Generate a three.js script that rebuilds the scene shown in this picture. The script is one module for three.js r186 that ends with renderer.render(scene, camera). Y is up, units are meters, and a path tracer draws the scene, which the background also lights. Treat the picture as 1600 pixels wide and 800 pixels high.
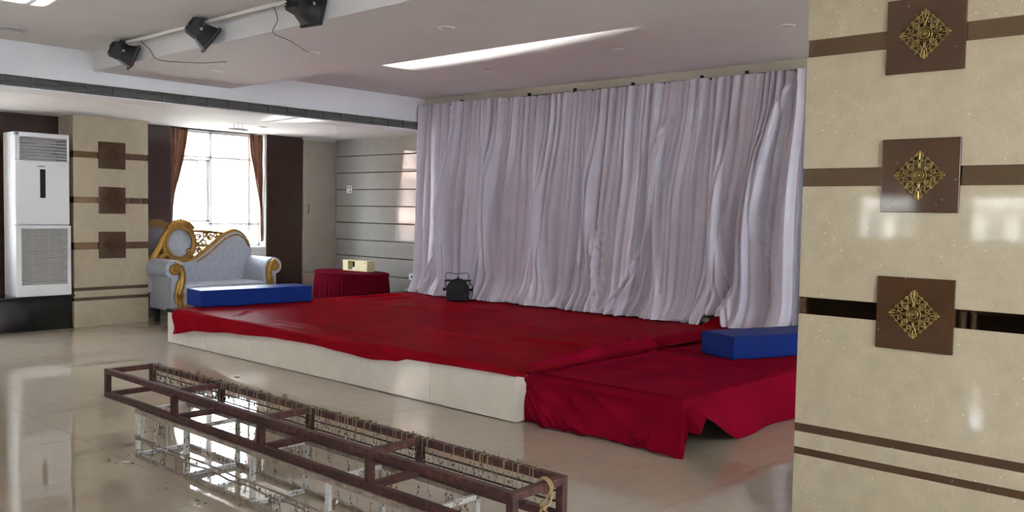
import * as THREE from 'three';
import { RoundedBoxGeometry } from 'three/addons/geometries/RoundedBoxGeometry.js';
import { TextGeometry } from 'three/addons/geometries/TextGeometry.js';
import { FontLoader } from 'three/addons/loaders/FontLoader.js';
import { mergeGeometries } from 'three/addons/utils/BufferGeometryUtils.js';

// ---------------------------------------------------------------- camera, sky, sun, exposure
const scene = new THREE.Scene();
const camera = new THREE.PerspectiveCamera(32.385, 2, 0.05, 400);
{
  const yaw = 0.735472, pitch = -0.05019, roll = 0.017569;
  const F = new THREE.Vector3(-Math.sin(yaw) * Math.cos(pitch), Math.sin(pitch), -Math.cos(yaw) * Math.cos(pitch));
  const R0 = new THREE.Vector3(Math.cos(yaw), 0, -Math.sin(yaw));
  const U0 = new THREE.Vector3().crossVectors(R0, F);
  const R = R0.clone().multiplyScalar(Math.cos(roll)).addScaledVector(U0, Math.sin(roll));
  const U = U0.clone().multiplyScalar(Math.cos(roll)).addScaledVector(R0, -Math.sin(roll));
  camera.position.set(0, 1.5, 0);
  camera.quaternion.setFromRotationMatrix(new THREE.Matrix4().makeBasis(R, U, F.clone().negate()));
  camera.updateMatrixWorld(true);
  camera.updateProjectionMatrix();
}
const renderer = new THREE.WebGLRenderer({ antialias: true });
renderer.toneMapping = THREE.LinearToneMapping;
renderer.toneMappingExposure = 1.5;
renderer.shadowMap.enabled = true;
scene.background = new THREE.Color().setRGB(0.86, 0.97, 1.09);
scene.backgroundIntensity = 22;
const sun = new THREE.DirectionalLight(new THREE.Color().setRGB(1, 0.96, 0.9), 40);
sun.position.set(16, 42, -26); sun.target.position.set(0, 0, 0);
sun.castShadow = true; sun.shadow.radius = 1; sun.shadow.mapSize.set(2048, 2048);
Object.assign(sun.shadow.camera, { left: -60, right: 60, top: 60, bottom: -60, near: 1, far: 160 });
scene.add(sun, sun.target);
// sunlight thrown back upwards by the tilted glass of a rooftop skylight outside
const GLINT = new THREE.Vector3(-36.4, -4.3, -9.45);
function glint(px, py, pz, x, y, z, spread) {
  const l = new THREE.SpotLight(new THREE.Color().setRGB(1, 0.97, 0.92), 22000, 0, spread, 0.3, 2);
  l.position.set(px, py, pz); l.target.position.set(x, y, z);
  l.castShadow = true; l.shadow.radius = 8; scene.add(l, l.target);
}
glint(GLINT.x, GLINT.y, GLINT.z, -11.6, 1.62, -6.46, 0.0165);
glint(GLINT.x, GLINT.y, GLINT.z + 3.7, -11.6, 1.75, -2.78, 0.014);

// ---------------------------------------------------------------- helpers
let seed = 12345;
const rnd = () => { seed = (seed * 1664525 + 1013904223) >>> 0; return seed / 4294967296; };
const rr = (a, b) => a + (b - a) * rnd();
const smooth = (a, b, x) => { const t = Math.min(1, Math.max(0, (x - a) / (b - a))); return t * t * (3 - 2 * t); };
const lerp = (a, b, t) => a + (b - a) * t;
const h2 = (x, y, s = 0) => { let n = Math.imul(x | 0, 374761393) + Math.imul(y | 0, 668265263) + Math.imul(s | 0, 974634777); n = Math.imul(n ^ (n >>> 13), 1274126177); return ((n ^ (n >>> 16)) >>> 0) / 4294967296; };
function vnoise(x, y, per = 1 << 20, s = 0) {
  const xi = Math.floor(x), yi = Math.floor(y), fx = x - xi, fy = y - yi, m = (v) => ((v % per) + per) % per;
  const u = fx * fx * (3 - 2 * fx), v = fy * fy * (3 - 2 * fy);
  const a = h2(m(xi), m(yi), s), b = h2(m(xi + 1), m(yi), s), c = h2(m(xi), m(yi + 1), s), d = h2(m(xi + 1), m(yi + 1), s);
  return lerp(lerp(a, b, u), lerp(c, d, u), v);
}
const used = new Map();
const numbered = (n) => { const k = used.get(n) ?? 0; used.set(n, k + 1); return k ? n + '_' + String(k).padStart(3, '0') : n; };
function uvm(g, ox = 0, oy = 0) {            // uv in metres by the way each face points
  if (g.index) g = g.toNonIndexed();
  const p = g.attributes.position, n = g.attributes.normal, uv = new Float32Array(p.count * 2);
  for (let i = 0; i < p.count; i += 3) {
    const ax = Math.abs(n.getX(i) + n.getX(i + 1) + n.getX(i + 2)), ay = Math.abs(n.getY(i) + n.getY(i + 1) + n.getY(i + 2)), az = Math.abs(n.getZ(i) + n.getZ(i + 1) + n.getZ(i + 2));
    for (let k = i; k < i + 3; k++) {
      const x = p.getX(k), y = p.getY(k), z = p.getZ(k);
      const [u, v] = ay >= ax && ay >= az ? [x, z] : ax >= az ? [z, y] : [x, y];
      uv[k * 2] = u + ox; uv[k * 2 + 1] = v + oy;
    }
  }
  g.setAttribute('uv', new THREE.BufferAttribute(uv, 2));
  return g;
}
function clean(g) {
  if (g.index) g = g.toNonIndexed();
  for (const k of Object.keys(g.attributes)) if (!['position', 'normal', 'uv'].includes(k)) g.deleteAttribute(k);
  return g;
}
const merge = (list) => list.length === 1 ? list[0] : mergeGeometries(list.map(clean));
function mesh(name, geoms, mat, parent = scene) {
  const g = merge(Array.isArray(geoms) ? geoms : [geoms]);
  const m = new THREE.Mesh(g, mat);
  m.name = parent === scene ? numbered(name) : name; m.castShadow = m.receiveShadow = true;
  parent.add(m); return m;
}
function thing(name, label, category, [x, y, z] = [0, 0, 0], turn = 0, group) {
  const o = new THREE.Group(); o.name = numbered(name); scene.add(o);
  o.position.set(x, y, z); o.rotation.y = turn; o.userData = { label, category };
  if (group) o.userData.group = group;
  return o;
}
function tag(o, label, category, group, kind) { o.userData.label = label; if (category) o.userData.category = category; if (group) o.userData.group = group; if (kind) o.userData.kind = kind; return o; }
const struct = (o, label) => { o.userData.kind = 'structure'; if (label) o.userData.label = label; return o; };
const bx = (x0, x1, y0, y1, z0, z1) => uvm(new THREE.BoxGeometry(x1 - x0, y1 - y0, z1 - z0).translate((x0 + x1) / 2, (y0 + y1) / 2, (z0 + z1) / 2));
const rbx = (x0, x1, y0, y1, z0, z1, r = 0.01, s = 2) => uvm(new RoundedBoxGeometry(x1 - x0, y1 - y0, z1 - z0, s, r).translate((x0 + x1) / 2, (y0 + y1) / 2, (z0 + z1) / 2));
const V = (x, y, z = 0) => new THREE.Vector3(x, y, z);
function tube(pts, r, seg = 24, rad = 6, closed = false) { return new THREE.TubeGeometry(new THREE.CatmullRomCurve3(pts, closed), seg, r, rad, closed); }
function bar(a, b, w, h = w) {                // square bar between two points
  const d = b.clone().sub(a), L = d.length();
  const g = uvm(new THREE.BoxGeometry(w, h, L));
  const up = Math.abs(d.y) > 0.9 * L ? V(0, 0, 1) : V(0, 1, 0);
  g.applyMatrix4(new THREE.Matrix4().lookAt(b, a, up)); g.translate((a.x + b.x) / 2, (a.y + b.y) / 2, (a.z + b.z) / 2);
  return g;
}
const cyl = (r0, r1, h, n = 24) => new THREE.CylinderGeometry(r0, r1, h, n);
function extrude(shape, depth, bevel = 0, opt = {}) { return new THREE.ExtrudeGeometry(shape, { depth, bevelEnabled: bevel > 0, bevelSize: bevel, bevelThickness: bevel, bevelSegments: 2, curveSegments: 16, ...opt }); }
function grid(nu, nv, fn, uvFn) {
  const pos = new Float32Array((nu + 1) * (nv + 1) * 3), uv = new Float32Array((nu + 1) * (nv + 1) * 2), idx = [];
  for (let j = 0, k = 0; j <= nv; j++) for (let i = 0; i <= nu; i++, k++) {
    const p = fn(i / nu, j / nv); pos.set(p, k * 3);
    const q = uvFn ? uvFn(i / nu, j / nv, p) : [p[0], p[1] + p[2]]; uv[k * 2] = q[0]; uv[k * 2 + 1] = q[1];
    if (i < nu && j < nv) idx.push(k, k + nu + 1, k + 1, k + 1, k + nu + 1, k + nu + 2);
  }
  const g = new THREE.BufferGeometry();
  g.setAttribute('position', new THREE.BufferAttribute(pos, 3)); g.setAttribute('uv', new THREE.BufferAttribute(uv, 2)); g.setIndex(idx);
  g.computeVertexNormals(); return g;
}
function tex(n, fn, rep = 1, srgb = true) {
  const d = new Uint8Array(n * n * 4);
  for (let y = 0, k = 0; y < n; y++) for (let x = 0; x < n; x++, k += 4) { const c = fn(x, y); d[k] = c[0]; d[k + 1] = c[1]; d[k + 2] = c[2]; d[k + 3] = 255; }
  const t = new THREE.DataTexture(d, n, n); t.wrapS = t.wrapT = THREE.RepeatWrapping; t.magFilter = THREE.LinearFilter; t.minFilter = THREE.LinearMipmapLinearFilter; t.generateMipmaps = true;
  if (srgb) t.colorSpace = THREE.SRGBColorSpace; t.repeat.set(rep, rep); t.needsUpdate = true; return t;
}
const hex = (h) => [(h >> 16) & 255, (h >> 8) & 255, h & 255];
const shade = (c, f) => c.map((v) => Math.max(0, Math.min(255, v * f)));
const fbm = (x, y, n, b, s) => 0.5 * vnoise(x / n * b, y / n * b, b, s) + 0.3 * vnoise(x / n * b * 2, y / n * b * 2, b * 2, s + 1) + 0.2 * vnoise(x / n * b * 4, y / n * b * 4, b * 4, s + 2);
const std = (o) => new THREE.MeshStandardMaterial(o);
const phys = (o) => new THREE.MeshPhysicalMaterial(o);

// ---------------------------------------------------------------- materials
function speckle(base, amp, sparks, n = 512, sparkCol = [255, 250, 240], s = 3) {
  const spots = new Map();
  for (let i = 0; i < sparks; i++) { const x = Math.floor(h2(i, 1, s) * n), y = Math.floor(h2(i, 2, s) * n); spots.set(y * n + x, 1); if (h2(i, 3, s) > 0.3) { spots.set(y * n + (x + 1) % n, 0.9); spots.set(((y + 1) % n) * n + x, 0.9); spots.set(((y + 1) % n) * n + (x + 1) % n, 0.9); } if (h2(i, 3, s) > 0.8) { spots.set(((y + n - 1) % n) * n + x, 0.7); spots.set(y * n + (x + n - 1) % n, 0.7); } }
  return tex(n, (x, y) => { const k = spots.get(y * n + x); const f = 1 + amp * (h2(x, y, s) - 0.5) + amp * 0.8 * (fbm(x, y, n, 16, s) - 0.5); const c = shade(base, f); return k ? c.map((v, i) => lerp(v, sparkCol[i], k)) : c; }, 1);
}
const M = {};
M.doorPaint = phys({ map: tex(256, (x, y) => shade(hex(0xa3988a), 0.95 + 0.09 * fbm(x, y, 256, 8, 35)), 0.7), roughness: 0.3 });
M.stone = phys({ map: speckle(hex(0xb3a58b), 0.1, 55), roughness: 0.05, ior: 1.5 });
M.brownStone = phys({ map: speckle(hex(0x4b3524), 0.16, 50, 512, [230, 220, 215], 5), roughness: 0.06 });
M.darkStone = phys({ map: speckle(hex(0x35221c), 0.2, 14, 512, [150, 140, 140], 9), roughness: 0.1 });
M.mirror = std({ color: 0x84705a, metalness: 1, roughness: 0.03 });
M.black = phys({ color: 0x0b0a0a, roughness: 0.12, ior: 1.35 });
M.paint = std({ map: tex(256, (x, y) => shade(hex(0xe2e1e2), 0.985 + 0.03 * fbm(x, y, 256, 8, 21)), 0.5), roughness: 0.75 });
M.header = std({ map: tex(256, (x, y) => shade(hex(0xcfc6b4), 0.94 + 0.1 * fbm(x, y, 256, 8, 22)), 0.5), roughness: 0.8 });
M.creamWall = phys({ map: tex(512, (x, y) => shade(hex(0xd3cec6), 0.96 + 0.08 * fbm(x, y, 512, 8, 31)), 0.7), roughness: 0.3 });
M.wallTile = phys({ map: tex(512, (x, y) => shade(hex(0x9b9791), 0.96 + 0.06 * fbm(x, y, 512, 10, 33) + 0.02 * h2(x, y, 34)), 0.8), roughness: 0.06 });
M.floorTile = phys({ map: tex(512, (x, y) => shade(hex(0xb2a592), 0.95 + 0.07 * fbm(x, y, 512, 12, 41) + 0.04 * h2(x, y, 43)), 1), roughness: 0.03, ior: 1.85 });
M.grout = std({ color: 0x4a4238, roughness: 0.9 });
M.riser = phys({ map: tex(512, (x, y) => shade(hex(0xd6cdbd), 0.96 + 0.06 * fbm(x, y, 512, 10, 45)), 1), roughness: 0.07 });
M.whiteTrim = std({ color: 0xe6e3de, roughness: 0.45 });
M.alu = std({ color: 0xf2f2f0, metalness: 0.0, roughness: 0.4 });
M.glass = phys({ color: 0xffffff, transmission: 1, thickness: 0, roughness: 0, ior: 1.45 });
const weave = (n, s) => tex(n, (x, y) => { const v = 110 + 60 * Math.sin(x * Math.PI / 2) * Math.sin(y * Math.PI / 2) + 80 * h2(x, y, s); return [v, v, v]; }, 6, false);
const W1 = weave(256, 51);
M.carpet = phys({ ior: 1.03, map: tex(512, (x, y) => shade(hex(0x820c18), 0.86 + 0.22 * fbm(x, y, 512, 6, 52) + 0.07 * h2(x, y, 53)), 0.6), roughness: 0.42, bumpMap: W1, bumpScale: 0.0006 });
M.maroon = phys({ ior: 1.03, map: tex(512, (x, y) => shade(hex(0x7e0c24), 0.88 + 0.18 * fbm(x, y, 512, 6, 54) + 0.06 * h2(x, y, 55)), 0.6), roughness: 0.55 });
M.tableCloth = phys({ ior: 1.05, map: tex(256, (x, y) => shade(hex(0x520616), 0.9 + 0.2 * fbm(x, y, 256, 6, 56)), 1), roughness: 0.6 });
M.blue = phys({ ior: 1.16, map: tex(512, (x, y) => shade(hex(0x142c74), 0.9 + 0.14 * fbm(x, y, 512, 8, 57) + 0.06 * h2(x, y, 58)), 1), roughness: 0.42 });
M.drape = phys({ map: tex(512, (x, y) => shade(hex(0xcbc5cf), 0.97 + 0.05 * fbm(x, y, 512, 8, 59)), 0.7), roughness: 0.6 });
M.brownDrape = phys({ map: tex(256, (x, y) => shade(hex(0x7c5440), 0.85 + 0.3 * fbm(x, y, 256, 8, 61)), 1), roughness: 0.6, sheen: 0.3 });
M.gold = std({ map: tex(256, (x, y) => shade(hex(0xa6803f), 0.8 + 0.35 * fbm(x, y, 256, 10, 62)), 2), metalness: 0.75, roughness: 0.4 });
M.bronze = std({ color: 0x5a4530, metalness: 0.8, roughness: 0.4 });
M.brass = std({ color: 0xa8935c, metalness: 1, roughness: 0.28 });
M.silverFabric = phys({ map: tex(512, (x, y) => shade(hex(0xa5a8b1), 0.9 + 0.14 * fbm(x, y, 512, 24, 63) + 0.06 * h2(x, y, 64)), 1.5), roughness: 0.6, sheen: 0.5, sheenRoughness: 0.4, sheenColor: new THREE.Color(0xe0e4f0) });
M.acWhite = std({ color: 0xdedddb, roughness: 0.4 });
M.acGrey = std({ color: 0xb9b7b2, roughness: 0.5 });
M.ventMetal = std({ color: 0x7c7b78, roughness: 0.5 });
M.dark = std({ color: 0x090909, roughness: 0.75 });
M.darkGrey = std({ color: 0x2b2c2c, roughness: 0.55, metalness: 0.3 });
M.rust = std({ map: tex(512, (x, y) => { const f = fbm(x, y, 512, 16, 71), g = fbm(x, y, 512, 6, 75); const c = f > 0.6 ? hex(0x4c2a20) : hex(0x3a1d1a); return shade(c, 0.75 + 0.5 * g + 0.12 * h2(x, y, 72)); }, 2), roughness: 0.8, metalness: 0.0 });
M.rodDark = std({ color: 0x231a18, roughness: 0.5, metalness: 0.5 });
M.whiteMetal = std({ map: tex(512, (x, y) => { const f = fbm(x, y, 512, 24, 73), g = fbm(x, y, 512, 8, 77); return f > 0.66 ? shade(hex(0x7d6f5c), 0.9 + 0.3 * g) : shade(hex(0xcfcdc8), 0.85 + 0.2 * g); }, 2), roughness: 0.45, metalness: 0.1 });
M.dirtyMetal = std({ map: tex(512, (x, y) => shade(hex(0x87796a), 0.7 + 0.6 * fbm(x, y, 512, 16, 79)), 2), roughness: 0.6 });
M.rope = std({ color: 0x957b50, roughness: 0.9 });
M.dry = std({ color: 0x7d7458, roughness: 0.95 });
M.dryLeaf = std({ color: 0x5d5a3c, roughness: 0.9, side: THREE.DoubleSide });
M.greenLeaf = std({ color: 0x2c5238, roughness: 0.7, side: THREE.DoubleSide });
M.paleLeaf = std({ color: 0xcfcabf, roughness: 0.8, side: THREE.DoubleSide });
M.thread = std({ color: 0xd9d7d0, roughness: 0.5 });
M.chrome = std({ color: 0xb8b8b8, metalness: 1, roughness: 0.2 });
M.creamPlastic = std({ color: 0xd8cf9e, roughness: 0.5 });
M.plastic = std({ color: 0xe8e6e0, roughness: 0.4 });
M.socket = std({ color: 0x4a4a4a, roughness: 0.5 });
M.wood = std({ color: 0x4a2c1c, roughness: 0.6 });
M.lens = phys({ color: 0xd9d7d2, roughness: 0.25 });

// ---------------------------------------------------------------- floor
const SOFFIT = 2.57, CEIL = 3.0, XW = -11.45, ZB = -8.46, XR = 2.6, ZF = 7.0;
{
  const floor = new THREE.Group(); floor.name = 'floor'; scene.add(floor); struct(floor, 'polished beige tiled floor');
  mesh('screed', bx(XW - 0.25, XR + 0.2, -0.15, -0.012, ZB - 0.2, ZF + 0.2), M.grout, floor);
  const T = 0.853, vars = [];
  for (let k = 0; k < 5; k++) { const g = new THREE.BoxGeometry(T - 0.0022, 0.02, T - 0.0022); vars.push(uvm(g.clone(), h2(k, 5) * 3, h2(k, 6) * 3).translate(0, -0.01, 0)); }
  const rest = [];
  const fr = new THREE.Frustum().setFromProjectionMatrix(new THREE.Matrix4().multiplyMatrices(camera.projectionMatrix, camera.matrixWorldInverse));
  let k = 0;
  for (let i = -8; i <= 9; i++) for (let j = -6; j <= 13; j++) {
    const x = -4.94 + T * (i + 0.5), z = -4.0 + T * (j + 0.5); k++;
    const x0 = Math.max(XW - 0.02, x - T / 2), x1 = Math.min(XR + 0.02, x + T / 2), z0 = Math.max(ZB - 0.02, z - T / 2), z1 = Math.min(ZF + 0.02, z + T / 2);
    if (x1 - x0 < 0.02 || z1 - z0 < 0.02) continue;
    const full = x1 - x0 > T - 0.001 && z1 - z0 > T - 0.001;
    const seen = full && fr.intersectsSphere(new THREE.Sphere(V(x, 0, z), 0.55));
    if (seen) { const m = mesh('tile', vars[k % 5], M.floorTile, floor); m.position.set(x, 0, z); m.rotation.y = (k % 4) * Math.PI / 2; }
    else rest.push(bx(x0 + 0.0011, x1 - 0.0011, -0.02, 0, z0 + 0.0011, z1 - 0.0011));
  }
  const r = mesh('tile_field', rest, M.floorTile, floor); r.userData.kind = 'stuff';
}

// ---------------------------------------------------------------- walls, ceiling
const WIN = [[-7.21, -5.75], [-3.15, -2.0], [0.5, 1.4], [3.6, 5.05]], WY0 = 0.92, WY1 = SOFFIT;
{
  const w = new THREE.Group(); w.name = 'wall_left'; scene.add(w); struct(w, 'window wall with dark granite cladding');
  const zs = [ZB - 0.2, ...WIN.flat(), ZF + 0.2], g = [];
  for (let i = 0; i < zs.length; i += 2) g.push(bx(XW - 0.25, XW, 0, CEIL, zs[i], zs[i + 1]));
  for (const [a, b] of WIN) g.push(bx(XW - 0.25, XW, 0, WY0, a, b), bx(XW - 0.25, XW, WY1, CEIL, a, b));
  mesh('masonry', g, M.creamWall, w);
  for (const [a, b, y0, y1] of [[-5.75, -5.262, 0, SOFFIT], [-7.845, -7.225, 0, SOFFIT], [-4.312, -3.16, 0, SOFFIT], [-1.99, 0.49, 0, SOFFIT], [1.41, 3.59, 0, SOFFIT]])
    mesh('granite_panel', rbx(XW - 0.004, XW + 0.014, y0 + 0.002, y1 - 0.004, a, b, 0.003, 1), M.darkStone, w);
}
{
  const d = new THREE.Group(); d.name = 'door_1'; scene.add(d); struct(d, 'flush cream cupboard door beside dark granite panel');
  mesh('door_leaf', rbx(XW + 0.001, XW + 0.03, 0.51, SOFFIT - 0.035, -8.452, -7.852, 0.004, 1), M.doorPaint, d);
  mesh('lower_panel', rbx(XW + 0.001, XW + 0.03, 0.01, 0.502, -8.452, -7.852, 0.004, 1), M.doorPaint, d);
  const hd = mesh('handle', [bar(V(XW + 0.055, 1.42, -7.93), V(XW + 0.055, 1.56, -7.93), 0.012), bar(V(XW + 0.03, 1.43, -7.93), V(XW + 0.058, 1.43, -7.93), 0.01), bar(V(XW + 0.03, 1.55, -7.93), V(XW + 0.058, 1.55, -7.93), 0.01)], M.chrome, d); hd.userData.label = 'slim metal handle';
}
{
  const w = new THREE.Group(); w.name = 'wall_back'; scene.add(w); struct(w, 'wall of wide glossy cream boards with dark joints');
  mesh('masonry', bx(XW - 0.25, XR + 0.2, 0, CEIL, ZB - 0.25, ZB - 0.03), M.grout, w);
  const ys = [0.004, 0.251, 0.509, 0.777, 1.025, 1.29, 1.545, 1.798, 2.054, 2.312, SOFFIT + 0.04], g = 0.006;
  for (let i = 0; i < ys.length - 1; i++) mesh('wall_board', rbx(XW + 0.004, -6.5, ys[i] + g, ys[i + 1] - g, ZB - 0.04, ZB, 0.003, 1), M.wallTile, w);
  mesh('plain_wall', bx(-6.5, XR + 0.2, 0, CEIL, ZB - 0.04, ZB - 0.004), M.header, w);
}
{
  const c = new THREE.Group(); c.name = 'ceiling'; scene.add(c); struct(c, 'white painted ceiling');
  mesh('slab', bx(-9.1, XR + 0.2, CEIL, CEIL + 0.2, ZB - 0.25, ZF + 0.2), M.paint, c);
}
{
  const b = mesh('ceiling_beam', rbx(-8.965, XR + 0.05, 2.81, CEIL + 0.01, -5.2, -3.706, 0.006, 1), M.paint); struct(b, 'wide dropped ceiling panel between the soffit and the right wall');
}
{
  const s = new THREE.Group(); s.name = 'ceiling_soffit'; scene.add(s); struct(s, 'white lowered soffit along the window wall with a long vent');
  mesh('soffit_body', [bx(XW - 0.25, -9.42, SOFFIT, CEIL + 0.2, ZB - 0.25, ZF + 0.2), bx(-9.42, -8.97, 2.69, CEIL + 0.01, ZB - 0.25, ZF + 0.2), rbx(-9.42, -8.97, SOFFIT, 2.583, ZB - 0.25, ZF + 0.2, 0.004, 1), bx(-9.42, -8.972, 2.582, 2.691, ZB - 0.25, -8.03), bx(-9.42, -8.972, 2.582, 2.691, -1.49, ZF + 0.2)], M.paint, s);
  mesh('soffit_lip', [bx(-8.975, -8.96, 2.683, 2.692, -8.06, ZF)], M.whiteTrim, s);
}
{
  const v = thing('air_vent', 'long dark linear slot vent set in the white soffit face', 'vent');
  const z0 = -8.02, z1 = -1.5;
  mesh('duct_liner', bx(-9.42, -9.405, 2.583, 2.69, z0, z1), M.ventMetal, v);
  for (let i = 0; i < 6; i++) { const s = new THREE.BoxGeometry(0.012, 0.004, z1 - z0); s.rotateZ(0.3).translate(-8.985, 2.594 + i * 0.0168, (z0 + z1) / 2); mesh('slat', uvm(s), M.ventMetal, v); }
  for (let z = z0 + 0.02; z < z1; z += 0.255) mesh('divider', bx(-9.01, -8.984, 2.584, 2.689, z - 0.0025, z + 0.0025), M.ventMetal, v);
}
struct(mesh('trim_1', [rbx(-8.972, XR + 0.05, 2.55, CEIL + 0.005, ZB - 0.03, -8.1, 0.01, 2)], M.header), 'cream header beam above the white backdrop');
{
  const w = new THREE.Group(); w.name = 'wall_front'; scene.add(w); struct(w, 'window wall behind the viewer');
  const holes = [[-5.82, -4.86, 1.14, 1.89], [-4.05, -3.2, 1.14, 1.9], [-2.4, -1.4, 1.14, 1.9]], g = [];
  let x = XW - 0.25;
  for (const [a, b, y0, y1] of holes) { g.push(bx(x, a, 0, CEIL, ZF, ZF + 0.2), bx(a, b, 0, y0, ZF, ZF + 0.2), bx(a, b, y1, CEIL, ZF, ZF + 0.2)); x = b; }
  g.push(bx(x, XR + 0.2, 0, CEIL, ZF, ZF + 0.2));
  mesh('masonry', g, M.creamWall, w);
  holes.forEach(([a, b, y0, y1], i) => {
    const o = new THREE.Group(); o.name = 'window_' + (i + 5); scene.add(o); struct(o, 'window behind the viewer');
    const f = [rbx(a, b, y0, y0 + 0.05, ZF + 0.06, ZF + 0.11, 0.006, 1), rbx(a, b, y1 - 0.05, y1, ZF + 0.06, ZF + 0.11, 0.006, 1)];
    const n = Math.max(1, Math.round((b - a) / 1.1));
    for (let k = 0; k <= n; k++) { const xx = a + 0.025 + (b - a - 0.05) * k / n; f.push(bx(xx - 0.025, xx + 0.025, y0, y1, ZF + 0.062, ZF + 0.108)); }
    mesh('window_frame', f, M.alu, o);
    mesh('pane', bx(a, b, y0, y1, ZF + 0.083, ZF + 0.086), M.glass, o);
  });
  const hr = [[-7.4, -6.0, 1.0, 2.6], [-2.6, -1.0, 1.0, 2.6], [2.0, 3.6, 1.0, 2.6]], gr = []; let z = ZB - 0.2;
  for (const [a, b, y0, y1] of hr) { gr.push(bx(XR, XR + 0.2, 0, CEIL, z, a), bx(XR, XR + 0.2, 0, y0, a, b), bx(XR, XR + 0.2, y1, CEIL, a, b)); z = b; }
  gr.push(bx(XR, XR + 0.2, 0, CEIL, z, ZF + 0.2));
  struct(mesh('wall_right', gr, M.creamWall), 'cream window wall on the right, behind the near pillar');
  hr.forEach(([a, b, y0, y1], i) => {
    const o = new THREE.Group(); o.name = 'window_' + (i + 10); scene.add(o); struct(o, 'window in the right wall');
    const f = [rbx(XR + 0.06, XR + 0.11, y0, y0 + 0.05, a, b, 0.006, 1), rbx(XR + 0.06, XR + 0.11, y1 - 0.05, y1, a, b, 0.006, 1)];
    for (let k = 0; k <= 2; k++) { const q = a + 0.025 + (b - a - 0.05) * k / 2; f.push(bx(XR + 0.062, XR + 0.108, y0, y1, q - 0.025, q + 0.025)); }
    mesh('window_frame', f, M.alu, o);
    mesh('pane', bx(XR + 0.083, XR + 0.086, y0, y1, a, b), M.glass, o);
  });
}
WIN.forEach(([a, b], i) => {
  const o = new THREE.Group(); o.name = 'window_' + (i + 1); scene.add(o); struct(o, i ? 'window further along the window wall' : 'tall bright window behind the gold sofa');
  const x0 = XW - 0.2, x1 = XW - 0.15, mid = (x0 + x1) / 2, zA = b - 0.67 * (b - a) / 1.46, zB = b - 1.285 * (b - a) / 1.46;   // mullions at -6.42 and -7.03 in the first
  const fr = [rbx(x0, x1, WY0, WY0 + 0.05, a, b, 0.005, 1), rbx(x0, x1, WY1 - 0.05, WY1, a, b, 0.005, 1), rbx(x0, x1, WY0, WY1, a, a + 0.03, 0.005, 1), rbx(x0, x1, WY0, WY1, b - 0.03, b, 0.005, 1),
    rbx(x0, x1, WY0, WY1, zA - 0.022, zA + 0.022, 0.005, 1), rbx(x0, x1, WY0, WY1, zB - 0.022, zB + 0.022, 0.005, 1), rbx(x0, x1, 2.175, 2.21, a, b, 0.005, 1), rbx(x0, x1, 1.235, 1.27, a, b, 0.005, 1)];
  mesh('window_frame', fr, M.alu, o);
  const sash = mesh('sash', [rbx(x0 + 0.03, x1 + 0.02, 1.275, 1.315, zA + 0.03, b - 0.03, 0.005, 1), rbx(x0 + 0.03, x1 + 0.02, 2.12, 2.165, zA + 0.03, b - 0.03, 0.005, 1), rbx(x0 + 0.03, x1 + 0.02, 1.275, 2.165, zA + 0.03, zA + 0.075, 0.005, 1), rbx(x0 + 0.03, x1 + 0.02, 1.275, 2.165, b - 0.075, b - 0.03, 0.005, 1)], M.alu, o);
  mesh('sash_handle', rbx(x1 + 0.02, x1 + 0.05, 2.135, 2.15, zA + 0.08, zA + 0.2, 0.004, 1), M.alu, sash);
  const ys = [WY0 + 0.02, 1.252, 2.19, WY1 - 0.02], zz = [a + 0.01, zB, zA, b - 0.01];
  for (let r = 0; r < 3; r++) for (let c = 0; c < 3; c++) mesh('pane', bx(mid - 0.002, mid + 0.002, ys[r], ys[r + 1], zz[c], zz[c + 1]), M.glass, o);
  mesh('window_sill', rbx(XW - 0.15, XW + 0.03, WY0 - 0.03, WY0 + 0.004, a + 0.002, b - 0.002, 0.005, 1), M.whiteTrim, o);
});
{ // window drapes: pleated, drawn aside, in the reveal
  const drape = (label, zo, zi, sgn) => {
    const g = grid(70, 60, (u, v) => {
      const y = lerp(SOFFIT - 0.01, 0.99, v);
      const inner = lerp(zi, zo + sgn * 0.035, smooth(0.0, 0.78, v) * 0.9 + 0.1 * v);
      const z = lerp(zo, inner, u);
      return [XW - 0.07 + 0.028 * Math.sin(u * 31 + 1.5 * v + sgn) * (0.6 + 0.4 * Math.sin(u * 9)) + 0.006 * Math.sin(v * 20 + u * 14), y, z];
    }, (u, v, p) => [u * 0.6, p[1]]);
    tag(mesh('window_drape', g, M.brownDrape), label, 'drape', 'brown drapes of the window');
  };
  drape('brown drape on the left side of the bright window', -5.765, -6.05, -1);
  drape('brown drape on the right side of the bright window', -7.2, -6.98, 1);
}

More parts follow.
